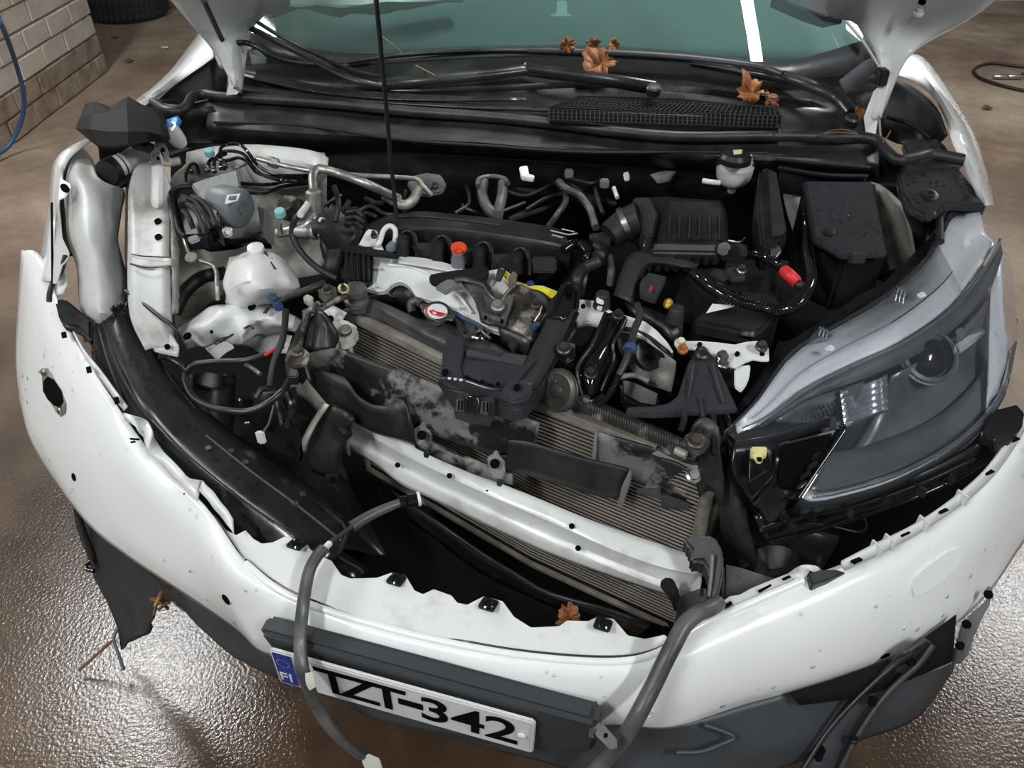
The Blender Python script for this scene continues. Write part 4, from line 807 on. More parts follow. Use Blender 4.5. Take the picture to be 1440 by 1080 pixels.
cn = slab('connector_housing', '239,270,1.035 250,261,1.045 266,259,1.050 282,272 298,288,1.035 305,312,1.020 294,331,1.005 272,332 258,333,1.000 250,318,1.010', .035, M['black'], P, bev=.006)
tube('housing_rim', '240,271,1.041 250,320,1.015 260,333,1.007', .005, M['rubber'], cn, seg=8); tube('housing_rim', '240,270,1.043 252,263,1.049 268,262', .004, M['rubber'], cn, seg=8)
for a, b_ in (('256,276,1.060', '275,284,1.055 288,302,1.045 296,322,1.025'), ('262,286,1.055', '275,296 284,315,1.035 288,328,1.020'), ('270,276,1.060', '285,284 297,300,1.045 303,318,1.030'), ('258,296,1.045', '266,306 272,322,1.025')):
    tube('connector_wire', a+' '+b_, .0055, M['rubber'], P, seg=6)
box('connector_clip', (258, 284, 1.055), (.02, .03, .012), M['black'], cn, rz=.3)
slab('clip_white', '262,333,1.010 277,328,1.015 282,336,1.005 268,342,1.000', .006, M['motor_grey'], P)
L = [('261,256,1.045 262,244,1.06 268,232,1.07 275,231 280,242,1.05', .0038), ('294,240,1.05 294,228,1.065 302,223,1.075 318,226 336,222,1.08 349,229 364,244,1.06 400,251 440,249,1.04', .0038),
  ('309,222,1.07 311,208,1.085 322,203 338,204,1.09 350,216 362,232,1.07 382,244 404,247 440,246,1.045', .0038), ('302,240,1.05 302,226,1.07 312,214,1.08 330,213,1.085 344,218 356,234,1.07 372,247 404,255 445,254,1.03', .0038),
  ('316,238,1.055 310,222,1.07 318,216', .0038), ('331,257,1.05 355,259,1.05 382,259 411,253,1.04 440,254', .004), ('311,269,1.05 340,270 369,272,1.045 385,267 400,262 440,258,1.03', .004)]
for a, r in L: tube('brake_line', a, r, M['gloss_black'], P, seg=7)
for x, y, z in ((270, 243, 1.05), (280, 244, 1.05), (293, 242, 1.055), (302, 243, 1.055), (312, 238, 1.06), (318, 236, 1.06), (327, 257, 1.05), (307, 269, 1.05)):
    lathe('line_nut', (x, y, z-.006), (0, -.1, 1), [(.006, 0), (.006, .008), (.004, .01), (.004, .014)], M['steel'], P, seg=6)
# ------------------------------------------------------------------ air-conditioning pipes
t = thing('air_conditioning_pipe', 'silver bent refrigerant pipes with two turquoise caps above the engine', 'pipe', W(430, 300, .9)); P = t
tube('pipe', '362,223,1.085 380,228,1.08 404,234,1.075 440,241,1.06', .0055, M['alu'], P); tube('pipe', '330,236,1.06 342,233 352,227 362,223,1.085', .003, M['alu'], P)
for x, y in ((379, 227), (384, 229)): lathe('hex_fitting', (x, y, 1.078), (1, -.3, -.1), [(.0115, 0), (.0115, .010), (.008, .013)], M['alu'], P, seg=6)
tube('pipe', '391,328,1.0 408,325,1.01 427,319,1.02 438,310,1.03 442,298 441,270,1.05 440,248,1.065 447,238,1.07 458,239 480,245,1.06 510,256 540,270,1.03 560,279,1.0', .0095, M['alu'], P, seg=12)
lathe('pipe_block', (442, 278, 1.06), (0, .1, 1), [(.014, -.03), (.016, -.025), (.016, .012), (.012, .016)], M['alu'], P, seg=12)
lathe('muffler', W(413, 324, 1.01), (1, -.15, .03), [(.012, 0), (.016, .004), (.0165, .03), (.014, .036), (.017, .04), (.017, .048)], M['alu'], P, seg=20)
tube('pipe', '395,328,1.01 393,317,1.03 395,310,1.045', .006, M['alu'], P)
for x, y, z in ((395, 304, 1.055), (296, 219, 1.075)): tag(lathe('service_cap', (x, y, z-.004), (0, -.2, 1), [(.009, 0), (.0105, .002), (.0105, .013), (.009, .015), (.001, .0155)], M['cyan'], P, seg=16), 'turquoise service cap')
tube('refrigerant_hose', '441,320,1.03 452,320,1.03 463,332,1.01 471,350,.98 468,372,.96 460,385,.94', .017, M['rubber'], P, seg=14)
lathe('crimp_ring', (450, 319, 1.03), (1, -.2, -.1), [(.019, 0), (.019, .005)], M['ivory'], P, seg=20)
tube('pipe', '434,286,1.05 428,294 422,302', .007, M['white_plastic'], P)
tube('small_hose', '423,301,1.045 414,310,1.035 411,328,1.01 418,346,.99 432,364,.97 450,379,.96 474,392,.95', .0065, M['rubber'], P, seg=8)
tube('hard_line', '258,334,.99 262,346,.985 268,360,.975 280,366 297,372,.965 304,382,.955 305,400 306,422,.93', .0045, M['alu'], P, seg=8); lathe('line_clip', (270, 364, .98), (0, -.4, .9), [(.012, 0), (.012, .006), (.006, .007)], M['alu_dull'], P, seg=14)
surf('shadow_sheet', ['270,330,.95 300,335,.96 340,335,.96 372,325,.95', '285,352,.92 320,352,.92 360,345,.92 385,350'], M['black'], car, nu=3, nv=2, th=.004, lump=.01, ls=30)  # black sheet added for the shade below the hydraulic motor
slab('grey_gusset', '362,290,1.0 376,294,1.0 384,312 386,345,.96 376,340 366,318', .003, M['motor_grey'], car)
slab('brown_sensor', '388,282,1.01 402,272,1.02 414,274 428,280,1.01 424,296 408,302,1.0 392,298', .02, M['brown_steel'], car, bev=.004)
lathe('sensor_cap', (400, 292, 1.01), (.2, -.4, .9), [(.014, 0), (.014, .008), (.010, .012), (.001, .013)], M['steel_dark'], car, seg=18)
# assorted hoses, single things
def hose(pts, r, label, mt='rubber', cat='hose', name='hose', **k): return tag(tube(name, pts, r, M[mt], None, **k), label, cat)
hose('245,440,.86 252,424,.875 262,408,.885 275,396,.895 290,388 316,384,.90', .014, 'thick black hose curving behind the white upper rail')
hose('176,409,.96 200,426,.955 225,446,.95 247,463,.94 255,492,.90', .0038, 'thin black rod leaning across the white rail end', 'black', 'rod', 'bonnet_cable')
# ------------------------------------------------------------------ engine
t = thing('engine', 'black-topped engine with an orange dipstick, tucked behind the white latch panel', 'engine', W(670, 380, .5)); P = t
surf('engine_cover', ['515,316,.965 545,303,.975 590,297 650,302 720,310 780,320,.97 796,330', '512,330,.97 545,318,.985 590,312 650,316 720,325 780,336,.98 800,345', '515,345,.95 545,334,.965 590,330 650,334 720,344 780,352,.965 800,360', '515,385,.86 545,380 590,378,.87 650,385 720,398 780,406 800,408'], M['black_dusty'], P, nu=5, nv=4, th=.005, ang=25)
tube('cover_moulding', '560,305,.985 600,305 660,311 705,317', .003, M['black'], P, seg=6)
for x, y in ((573, 338), (622, 345), (680, 354), (732, 362)):
    tube('coil_arch', [W(x-13, y+26, .95), W(x-12, y, .975), W(x-6, y-12, .985), W(x+5, y-12, .985), W(x+11, y, .975), W(x+12, y+26, .95)], .005, M['black'], P, seg=8)
    slab('coil_pocket', [W(x-10, y+24, .957), W(x-9, y-2, .977), W(x-4, y-9, .983), W(x+4, y-9, .983), W(x+9, y-2, .977), W(x+10, y+24, .957)], .003, M['void'], P, bev=0)
    c = box('coil_plug', (x-6, y+8, .98), (.022, .03, .04), M['black'], P, rx=-.3); box('plug_latch', (x-6, y+4, 1.003), (.012, .018, .008), M['charcoal'], c)
for x, y in ((597, 352), (652, 360), (706, 368), (764, 372)): box('cover_block', (x, y, .955), (.05, .04, .03), M['black_dusty'], P, rx=-.4, bev=.004)
st = lathe('dipstick_tube', (644, 372, .975), (0, -.1, 1), [(.013, -.01), (.013, .012), (.010, .022), (.010, .026)], M['motor_grey'], P, seg=16)
o = lathe('dipstick_handle', (645, 352, 1.0), (0, -.25, 1), [(.006, -.006), (.012, -.004), (.015, .004), (.015, .009), (.010, .012), (.001, .0125)], M['orange'], P, seg=24)
tag(o, 'bright orange handle'); slab('handle_grip', '635,344,1.015 646,338,1.02 657,345,1.015 655,351 646,346 637,351', .008, M['orange'], o)
surf('coolant_hose', [pp('0,0,1')]*0 or ['798,345,.95 830,360', '790,400,.9 820,420'], M['black'], P, nu=2, nv=1, th=.01)
tube('cable_conduit', '792,352,.985 806,343 818,345 826,356 822,368,.97', .010, M['gloss_black'], P, corr=.006, seg=10)
tube('radiator_hose', '838,345,.98 848,355,.975 840,368 822,378,.96 812,392 812,412,.93', .012, M['black_dusty'], P, seg=12)
lathe('hose_clamp', (842, 362, .985), (.5, .6, .2), [(.0145, -.004), (.0145, .006)], M['steel'], P, seg=20)
slab('alu_flange', '828,328,.985 850,325,.99 862,332 858,342,.98 838,342', .01, M['brown_steel'], P)
tube('dip_pipe', '857,362,.95 860,380 858,400,.92', .008, M['motor_grey'], P)
for s in ('774,324,.985 800,330 812,328', '790,322,.985 808,326', '792,334,.98 776,330'): tag(tube('dry_twig', s, .0012, M['ivory'], None, seg=4, per=1), {'7': 'longest pale dry twig lying across the engine cover end', }.get('x') or ['pale dry twig lying on the engine cover end', 'upper short pale twig on the engine cover end', 'lower short pale twig on the engine cover end'][('774,324' in s)*0+('790' in s)+2*('792' in s)], 'twig')
# pipes and hoses on the firewall
P = car
fw = slab('heater_plate', '572,257,.98 582,246,.99 600,242 620,245 628,258,.975 622,270 600,275 580,270', .008, M['rad_tank'], P, bev=.003)
bolt(612, 260, .985, M['steel_dark'], fw, r=.007)
tube('firewall_pipe', '470,243,1.04 510,247,1.03 553,249 585,252,1.01 595,262,1.0 607,275,.98', .0055, M['alu_dull'], P)
tube('firewall_pipe', '540,274,1.01 560,286,.99 572,288 582,280,.99 588,266,1.0', .011, M['alu_dull'], P, seg=12)
tube('heater_hose', '680,255,.98 678,272,.97 684,290,.96 697,303,.95', .012, M['rad_tank'], P, seg=12); tube('heater_hose', '707,258,.98 706,275,.97 702,292,.96 700,303', .012, M['rad_tank'], P, seg=12)
tube('heater_hose_bend', '672,262,.985 674,252,.99 690,248 708,251 714,258', .006, M['rad_tank'], P)
tube('vacuum_hose', '786,256,.99 795,265 815,275,.975 830,295,.96 838,320,.95', .009, M['rad_tank'], P, seg=10); tube('vacuum_hose', '796,270,.97 795,285 785,300 772,318,.94', .007, M['rad_tank'], P)
for s in ('715,270,.97 740,275 770,262 785,255', '740,295,.95 765,280 790,272', '738,285,.96 700,300', '800,250,.99 830,258 845,252', '836,262,.98 842,285 848,300', '640,300,.95 660,285 655,260', '500,300,.97 520,290 540,300 560,302', '490,318,.96 510,300 530,305'): tube('wiring', s, .0045, M['black_dusty'], P, seg=6)
slab('white_connector', '730,234,1.02 742,232 744,244 752,246,1.01 750,251 733,248', .01, M['ivory'], P); slab('connector_clip', '876,242,1.02 884,240 886,250,1.01 879,252', .008, M['ivory'], P)
for x, y in ((800, 244), (850, 258), (1074, 258)): box('harness_clip', (x, y, 1.0), (.02, .015, .02), M['motor_grey'], P)
tube('white_stub', '863,264,.99 868,278,.98', .005, M['ivory'], P, per=1)
surf('bulkhead_foil', ['915,245,1.0 935,240 950,242', '925,258,.98 940,255 946,250'], M['motor_grey'], P, nu=2, nv=2, th=.003)
for i in range(30):
    random.seed(100+i); x = random.uniform(455, 860); y = random.uniform(262, 300)
    tube('loom', [W(x, y, .93), W(x+random.uniform(-25, 25), y+random.uniform(-12, 14), .95), W(x+random.uniform(-50, 50), y+random.uniform(-8, 26), .92)], random.uniform(.003, .007), M['black_dusty'], P, seg=6) if i % 3 == 0 else None
surf('pump_body', ['445,300,.95 470,290 495,300 505,315', '450,330,.93 475,325 500,330 510,345', '455,375,.88 475,380 500,380 515,385'], M['black_dusty'], P, nu=4, nv=3, th=.01, lump=.02, ls=25)
for s in ('470,262,1.0 476,285,.98 472,312,.95', '486,300,.97 502,298 512,306', '486,308,.97 500,306 514,314', '484,316,.96 500,314 512,322', '464,330,.95 480,340 486,360'): tube('loom', s, .006, M['black_dusty'], P, seg=7)
None and surf('alternator_bracket', ['366,292,.95 378,288 392,294 400,305', '362,320,.93 376,318 390,322 400,330', '372,342,.91 384,346 396,350 404,356'], M['motor_grey'], P, nu=4, nv=3, th=.004)
None and surf('brown_cover', ['386,285,1.0 405,272 430,278', '392,300,.98 410,296 430,300'], M['brown_steel'], P, nu=3, nv=2, th=.01, lump=.01, ls=40)
# prop-side black box
t = thing('resonator_box', 'small ribbed black plastic box at the torn end of the latch panel', 'box', W(502, 395, .9)); P = t
slab('box_body', '478,349,.975 500,349 524,355,.975 523,398,.94 505,400 480,393,.94', .03, M['black_wet'], P, bev=.004, d=(0, .5, -1))
slab('box_lid', '474,344,.985 500,343 530,350 545,352,.985 562,358 560,362 524,358 478,351', .006, M['black'], P)
for x in (487, 495, 503, 511, 518): tube('box_rib', [W(x, 355, .982), W(x, 394, .95)], .003, M['black'], P, per=1, seg=6)
# ------------------------------------------------------------------ air filter, duct, battery, fuse box
t = thing('air_filter_box', 'ribbed black air filter housing with a metal-clamped rubber boot', 'air filter', W(970, 340, .85)); P = t
slab('lower_shell', '893,277,1.03 935,274 1016,280,1.035 1024,300 1026,347,1.0 1018,356 914,354,1.0 912,330,1.01', .09, M['black'], P, bev=.006)
lid = slab('lid', '933,297,1.055 940,280,1.06 1012,282 1019,297 1021,336,1.035 1016,340 925,340,1.035', .025, M['black_dusty'], P, bev=.006)
for k in range(6): tube('lid_rib', [W(943+k*14, 303, 1.058), W(941+k*14.3, 337, 1.038)], .002, M['black'], lid, per=1, seg=6)
slab('lid_step', '918,340,1.035 1014,342 1013,356,1.02 916,354', .02, M['black_dusty'], P, bev=.004)
for k in range(5): box('catch', (953+k*13, 364, 1.005), (.014, .02, .02), M['black'], P)
slab('inlet_wedge', '890,276,1.045 914,276 926,300 920,330,1.02 908,330', .05, M['charcoal'], P, bev=.004)
tube('rubber_boot', '857,332,.99 870,322,1.0 884,314,1.01 900,308,1.02', .034, M['rubber'], P, seg=22, rs=(.028, .036))
lathe('boot_clamp', W(879, 317, 1.005), W(900, 308, 1.02)-W(870, 322, 1.0), [(.0365, -.005), (.0375, -.005), (.0375, .006), (.0365, .006)], M['steel'], P, seg=30)
for s in ('912,334,1.03 906,345 908,356,1.01', '1024,338,1.03 1040,340,1.03 1048,334'): tube('wire_clip', s, .0016, M['steel'], P, seg=5)
t = thing('intake_duct', 'broken grey-black intake duct sweeping in front of the air filter', 'duct', W(900, 400, .9)); P = t
surf('duct', ['984,371,1.0 960,362,1.01 935,356 905,352,1.01 884,360,1.0 872,385,.985 863,415,.965', '978,378,.995 955,374,1.005 932,370 912,370,1.005 900,380,1.0 892,400,.985 886,425,.965', '972,384,.97 950,382,.98 930,378,.98 914,378,.98 906,390,.975 900,410,.96 896,432,.94'], M['charcoal'], P, nu=5, nv=3, th=.004)
slab('relay_bracket', '900,395,1.0 912,382,1.01 938,388,1.005 930,405,.99 922,420,.985 900,412', .014, M['charcoal'], P)
slab('red_mark', '912,408,1.0 917,400,1.003 918,405 914,411', .001, M['red'], P, bev=0, z=1.0)
for x in (912, 925, 938, 950, 964): box('broken_tooth', (x, 378, .99), (.012, .008, .012), M['black'], P)
t = thing('battery', 'black car battery under a plastic cover with a brass terminal', 'battery', W(1020, 430, .75)); P = t
slab('battery_case', '960,386,.975 1000,372,.98 1071,384 1098,380,.975 1102,420,.96 1090,448,.945 1052,478,.93 1010,474 968,452,.935 950,420,.955', .16, M['black'], P, bev=.006)
slab('battery_lid', '1000,418,.99 1014,402,1.0 1090,412,.995 1100,428,.985 1075,462,.965 1060,470 975,452,.965', .03, M['black_wet'], P, bev=.006)
slab('white_tag', '1002,427,1.002 1014,428 1036,430,1.0 993,440,.995', .001, M['label_white'], P, bev=0)
surf('strap', ['1078,376,.99 1092,380', '1066,400,.985 1082,406', '1040,470,.96 1062,474'], M['black'], P, nu=1, nv=4, th=.006)
lathe('terminal_washer', (1012, 387, .992), (0, -.2, 1), [(.017, -.004), (.017, 0), (.012, .001), (.006, .001), (.005, .003), (.001, .003)], M['charcoal'], P, seg=24)
slab('clamp', '1020,378,1.0 1032,374 1050,380 1048,392,.995 1030,394 1024,388', .008, M['steel_dark'], P); bolt(1043, 380, 1.005, M['steel'], P, r=.008)
lathe('brass_terminal', (940, 426, .965), (0, -.5, .8), [(.008, -.01), (.009, 0), (.007, .006), (.004, .009), (.001, .010)], M['rust'], P, seg=12); bolt(939, 429, .98, M['yellow'], P, r=.004)
surf('tray_wall', ['878,425,.955 900,430 930,440 960,455,.95', '890,450,.93 915,460 945,478 960,480,.92'], M['black'], P, nu=3, nv=2, th=.01)
for x, y, z in ((949, 452, .985), (846, 432, .99)): lathe('rubber_buffer', (x, y, z-.03), (0, -.05, 1), [(.015, 0), (.0165, .002), (.013, .028), (.011, .031), (.001, .031)], M['charcoal'], P, seg=20)
t = thing('fuse_box', 'black fuse box with a rain-beaded flat lid and cut corner', 'fuse box', W(1190, 310, .9)); P = t
fb = slab('lid', '1132,254,1.085 1227,255,1.09 1248,356,1.05 1184,358,1.045 1146,334,1.055', .012, M['charcoal_wet'], P, bev=.003)
drops(fb, 220, .001, .0028)
slab('lid_rim', '1128,256,1.045 1231,258 1250,357,1.008 1183,363,1.002 1142,338,1.01', .008, M['black'], P); slab('box_case', '1124,275,1.02 1140,264,1.03 1230,266 1246,360,.985 1186,364 1144,345 1126,300', .12, M['black'], P, bev=.006)
box('lid_catch', (1205, 363, 1.04), (.03, .012, .02), M['charcoal'], P); lathe('lid_boss', (1166, 327, 1.06), (0, -.2, 1), [(.010, 0), (.010, .003), (.007, .004), (.001, .003)], M['black'], P, seg=18)
t = tag(slab('relay_cover', '1069,236,1.06 1078,234 1091,238,1.065 1100,280,1.04 1108,325,1.015 1104,340,1.005 1088,346 1070,344,1.0 1064,290,1.03', .06, M['black_dusty'], None, bev=.006), 'tall black plastic cover between the air filter and the fuse box', 'cover')
slab('cover_face', '1080,240,1.07 1092,242 1106,322,1.025 1102,330 1086,332,1.02', .003, M['charcoal'], t)
slab('alu_tab', '1084,346,1.0 1096,343 1100,352 1092,362,.985 1084,360', .006, M['steel'], t)
# brake fluid reservoir
t = thing('brake_fluid_reservoir', 'round white brake fluid reservoir under the black weatherstrip', 'reservoir', W(1029, 270, .98)); P = t
lathe('bowl', (1029, 262, .985), (0, 0, 1), [(.002, -.004), (.012, -.002), (.028, .008), (.037, .020), (.040, .034), (.041, .048), (.037, .053), (.036, .060), (.040, .064), (.041, .078), (.035, .084)], M['white_plastic'], P, seg=36)
lathe('outlet', (1028, 271, .96), (0, 0, 1), [(.007, 0), (.009, .003), (.009, .03)], M['white_plastic'], P, seg=14); tube('side_lug', '1013,257,1.02 1000,256 988,254', .006, M['white_plastic'], P)
lathe('cap', (1033, 228, 1.065), (0, 0, 1), [(.034, 0), (.034, .012), (.028, .02), (.001, .021)], M['black'], P, seg=28); slab('cap_label', '1031,211,1.095 1044,210 1043,216,1.09 1032,217', .001, M['pale_yellow'], P, bev=0)
# corrugated harnesses
t = thing('wiring_harness', 'glossy black corrugated harness looping over the battery', 'harness', W(1060, 430, .9)); P = t
tube('conduit', '976,384,1.0 985,392,1.005 1000,404 1020,416,1.015 1045,426 1070,432 1093,437,1.01 1111,433 1124,424 1134,410,1.0 1140,394 1139,376 1135,350,1.0 1133,320 1130,296,1.02', .0115, M['gloss_black'], P, corr=.0055, seg=12)
tube('conduit', '982,382,1.005 1000,392 1018,402 1040,413,1.01', .006, M['gloss_black'], P, corr=.005, seg=10)
slab('harness_boot', '972,382,1.0 986,376,1.008 1000,384 994,396 980,394', .014, M['black'], P)
t = thing('wiring_harness', 'short corrugated harness with a red tape band by the relay cover', 'harness', W(1080, 370, .9)); P = t
tube('conduit', '1044,361,1.01 1060,359,1.015 1075,363 1090,371 1104,382,1.01', .009, M['gloss_black'], P, corr=.005, seg=12)
tag(tube('tape_band', '1103,381,1.01 1111,388 1120,397,1.0', .0115, M['red'], P, seg=14), 'red tape band'); tube('conduit_end', '1119,396,1.0 1124,401 1130,408,.99', .009, M['rubber'], P, seg=10)
box('plug', (1032, 355, 1.02), (.045, .03, .028), M['black'], P, rz=-.3); box('plug', (1018, 350, 1.03), (.02, .018, .02), M['motor_grey'], P, rz=.5); box('plug', (1042, 352, 1.03), (.016, .03, .014), M['charcoal'], P, rz=.2)
# ------------------------------------------------------------------ condenser and radiator
cA, cB, cC = W(488, 436, .882), W(753, 561, .872), W(1002, 655, .86)
def cf(u, h, o=0):
    """condenser face: u 0..1 along, h metres below the top edge, o metres proud"""
    p = cA.lerp(cB, u/.52) if u < .52 else cB.lerp(cC, (u-.52)/.48)
    d = (cC-cA); nn = Vector((d.y, -d.x, 0)).normalized()
    return p+Vector((0, 0, -h))+nn*o
HH = .43
t = thing('condenser', 'finned air-conditioning condenser standing crooked behind the white bumper beam', 'condenser', cf(.5, .43)); P = t
surf('core', [[cf(u, .015) for u in (0, .26, .52, .76, 1)], [cf(u, HH) for u in (0, .26, .52, .76, 1)]], M['core'], P, nu=1, nv=1, th=.018)
bm = bmesh.new()
for k in range(46):
    h = .022+k*(HH-.03)/46
    A = [cf(u, h, .002) for u in (.005, .52, .995)]; B = [cf(u, h+.0028, .002) for u in (.005, .52, .995)]; A2 = [cf(u, h, .0) for u in (.005, .52, .995)]
    va = [bm.verts.new(p) for p in A]; vb = [bm.verts.new(p) for p in B]; vc = [bm.verts.new(p) for p in A2]
    for i in range(2): bm.faces.new((va[i], va[i+1], vb[i+1], vb[i])); bm.faces.new((vc[i], vc[i+1], va[i+1], va[i]))
f = done(bm, 'flat_tubes', M['fin'], P, smooth=False); f['kind'] = 'stuff'
slab('top_bar', [cf(-.01, .0, -.012), cf(.52, .0, -.012), cf(1.0, 0, -.012), cf(1.0, 0, .008), cf(.52, 0, .008), cf(-.01, 0, .008)], .018, M['condenser_edge'], P, bev=.002)
slab('bottom_bar', [cf(-.01, HH, -.012), cf(.52, HH, -.012), cf(1.0, HH, -.012), cf(1.0, HH, .008), cf(.52, HH, .008), cf(-.01, HH, .008)], .012, M['condenser_edge'], P, bev=.002)
tube('side_tank', [cf(1.0, .0, -.004), cf(1.0, HH*.5, -.004), cf(1.0, HH, -.004)], .012, M['alu_dull'], P, seg=10)
tube('side_tank', [cf(-.008, .06, -.004), cf(-.008, HH, -.004)], .010, M['ivory'], P, seg=10, per=1)
slab('end_tab', [cf(.0, -.004, .006), cf(.03, -.004, .006), cf(.03, .02, .006), cf(.012, .022, .006), cf(.0, .03, .006)], .004, M['condenser_edge'], P, d=(0, 1, 0), bev=.001)
slab('end_fitting', '460,462,.905 464,454 473,450,.91 482,446 493,450 504,458,.90 501,466 492,474,.895 484,476 474,478,.89 463,470', .03, M['ivory'], P, bev=.006)
lathe('fitting_pin', (464, 462, .895), (-1, -.2, 0), [(.006, 0), (.008, .004), (.008, .010), (.005, .012)], M['label_white'], P, seg=12)
lathe('fitting_nut', (487, 466, .905), (0, -.4, .9), [(.011, 0), (.011, .008), (.006, .009), (.006, .012)], M['alu_dull'], P, seg=12)
lathe('drier', (990, 722, .715), (.05, -.12, 1), [(.022, -.05), (.024, -.045), (.024, .045), (.022, .05), (.019, .051), (.018, .048), (.001, .047)], M['alu_dull'], P, seg=26)
t = thing('radiator', 'dusty black radiator with a red-labelled filler cap, behind the condenser', 'radiator', W(640, 480, .45)); P = t
surf('top_tank', ['504,424,.91 522,420,.915 545,428,.915 589,447,.91 636,457,.905 675,473,.90 740,505 830,548', '498,432,.90 520,428,.912 545,440,.915 589,464,.91 630,478,.905 665,495,.90 740,530 830,568', '497,440,.885 520,446,.885 560,464,.885 600,485,.88 640,505,.88 680,524,.88 745,550,.875 830,585'], M['rad_tank'], P, nu=5, nv=5, th=.006)
surf('top_core', ['828,566,.895 880,588,.89 940,612 990,632', '826,572,.88 880,597,.875 935,622 985,644'], M['core'], P, nu=1, nv=1, th=.01)
bm = bmesh.new()
for k in range(44):
    f = k/43; x = 829+f*150; y = 566+f*63
    p = W(x, y, .905-.01*f); q = W(x-3, y+17, .888-.01*f); tube('', [p, p.lerp(q, .5)+Vector((0, 0, .006)), q], .0028, None, seg=5, per=2, bm=bm)
f = done(bm, 'core_fins', M['brown_steel'], P); f['kind'] = 'stuff'
cap = lathe('filler_cap', (615, 439, .945), (.1, -.25, .96), [(.022, -.008), (.024, -.004), (.025, 0), (.024, .004), (.020, .006), (.001, .006)], M['steel'], P, seg=32)
slab('cap_ears', '590,428,.952 597,426 606,428 628,428 636,434,.95 641,444 636,450,.944 626,449 616,452 600,446 594,438', .003, M['steel'], cap, bev=.001)
lathe('cap_label', (615, 438, .9535), (.1, -.25, .96), [(.0185, 0), (.0185, .001), (.001, .001)], M['label_white'], cap, seg=30)
slab('cap_red_field', '598,432,.956 604,430 612,437,.956 628,441,.956 620,444 607,441', .0008, M['red'], cap, bev=0)
slab('cap_mark', '608,438,.9575 613,439 614,442 609,441', .0006, M['label_white'], cap, bev=0)
tube('filler_neck', '615,448,.93 615,444,.94', .019, M['rad_tank'], P, per=1, seg=18)
tube('overflow_hose', '640,448,.94 648,456,.935 654,468,.93', .004, M['rubber'], P)
tube('blue_hose', '632,438,.94 648,446,.94 668,455,.94 680,462', .003, M['hose_blue'], P)
tube('inlet_stub', '580,440,.905 578,428,.915 586,424,.92 594,428', .009, M['steel_dark'], P, seg=10)
surf('fan_shroud', ['512,421,.91 533,411,.92 543,402,.925 558,396,.93 571,399,.93 580,412,.925 592,420,.92 624,432 669,453,.91', '530,432,.88 545,430,.88 560,430,.88 580,440,.88 600,448 630,460 672,475'], M['black'], P, nu=3, nv=2, th=.006)
slab('shroud_corner', '640,448,.935 655,446 668,454,.93 671,469,.92 655,474 646,462', .01, M['rad_tank'], P)
lathe('mount_bushing', (502, 424, .92), (0, -.1, 1), [(.016, -.02), (.018, -.015), (.018, -.004), (.024, -.002), (.024, .008), (.018, .010), (.018, .02), (.024, .024), (.022, .032), (.009, .034), (.007, .030), (.001, .03)], M['rad_tank'], P, seg=24)
slab('mount_strap', '484,414,.935 510,404,.945 512,412 494,424,.935', .006, M['steel_dark'], P); tube('mount_rod', '452,434,.94 470,424,.95 488,416,.955', .006, M['brown_steel'], P, seg=8)
# ------------------------------------------------------------------ air guide in front of the condenser
t = thing('air_guide', 'mud-streaked black air guide panel with screw eyes, hanging in front of the condenser', 'panel', W(640, 600, .6)); P = t
surf('guide_panel', ['424,500,.855 440,497,.87 470,490,.888 478,491,.89 536,511,.885 589,531,.88 640,553,.878 700,574,.873 757,596,.868', '428,515,.83 450,516,.84 480,518,.85 536,540,.85 589,562,.845 640,584,.84 700,604,.835 754,616,.83', '434,536,.79 456,544,.79 486,556,.795 540,582,.79 592,606,.785 640,622,.78 700,642,.775 752,640,.78'], M['shroud'], P, nu=5, nv=4, th=.004)
slab('guide_cheek', '432,498,.875 440,494 472,489,.892 476,492 470,510,.86 446,514,.85 436,508', .006, M['shroud'], P)
surf('guide_panel', ['700,574,.872 730,586,.869 757,597,.867', '706,620,.80 730,628,.80 754,624,.81', '700,650,.77 760,656,.77 840,668,.765'], M['shroud'], P, nu=3, nv=3, th=.004)
surf('guide_panel', ['838,608,.867 880,620,.865 923,632,.862 960,645,.86 1000,655', '838,640,.81 875,650,.81 912,660,.81 955,672,.81 990,680,.8', '838,656,.78 872,668,.775 905,682,.77 945,694,.77 985,700,.765'], M['shroud'], P, nu=4, nv=3, th=.004)
slab('window_post', '755,594,.872 759,595 752,636,.80 747,634', .006, M['shroud'], P); slab('window_post', '836,606,.87 841,607 837,652,.80 832,650', .006, M['shroud'], P)
surf('front_lip', ['430,506,.86 442,518,.865 460,524,.865 484,532,.862 500,556,.85 522,570,.845 545,571,.845 556,562,.85 568,566,.85 575,596,.82', '434,524,.82 442,544,.81 465,566,.80 490,580,.795 512,592,.79 530,602,.785 548,608 565,612 580,616,.78 588,620', '436,530,.80 446,552,.78 470,576,.77 498,594,.765 530,610,.76 560,618 585,626'], M['black_dusty'], P, nu=4, nv=3, th=.004)
surf('lower_rail', ['580,612,.79 610,626,.785 640,640,.78 680,652,.775 720,664,.77', '584,630,.765 612,644,.76 640,656,.755 680,672,.75 720,682,.75'], M['shroud'], P, nu=3, nv=2, th=.008)
tube('guide_rim', '478,606,.76 505,614 545,626,.76 575,640', .004, M['black_dusty'], P) if 0 else None
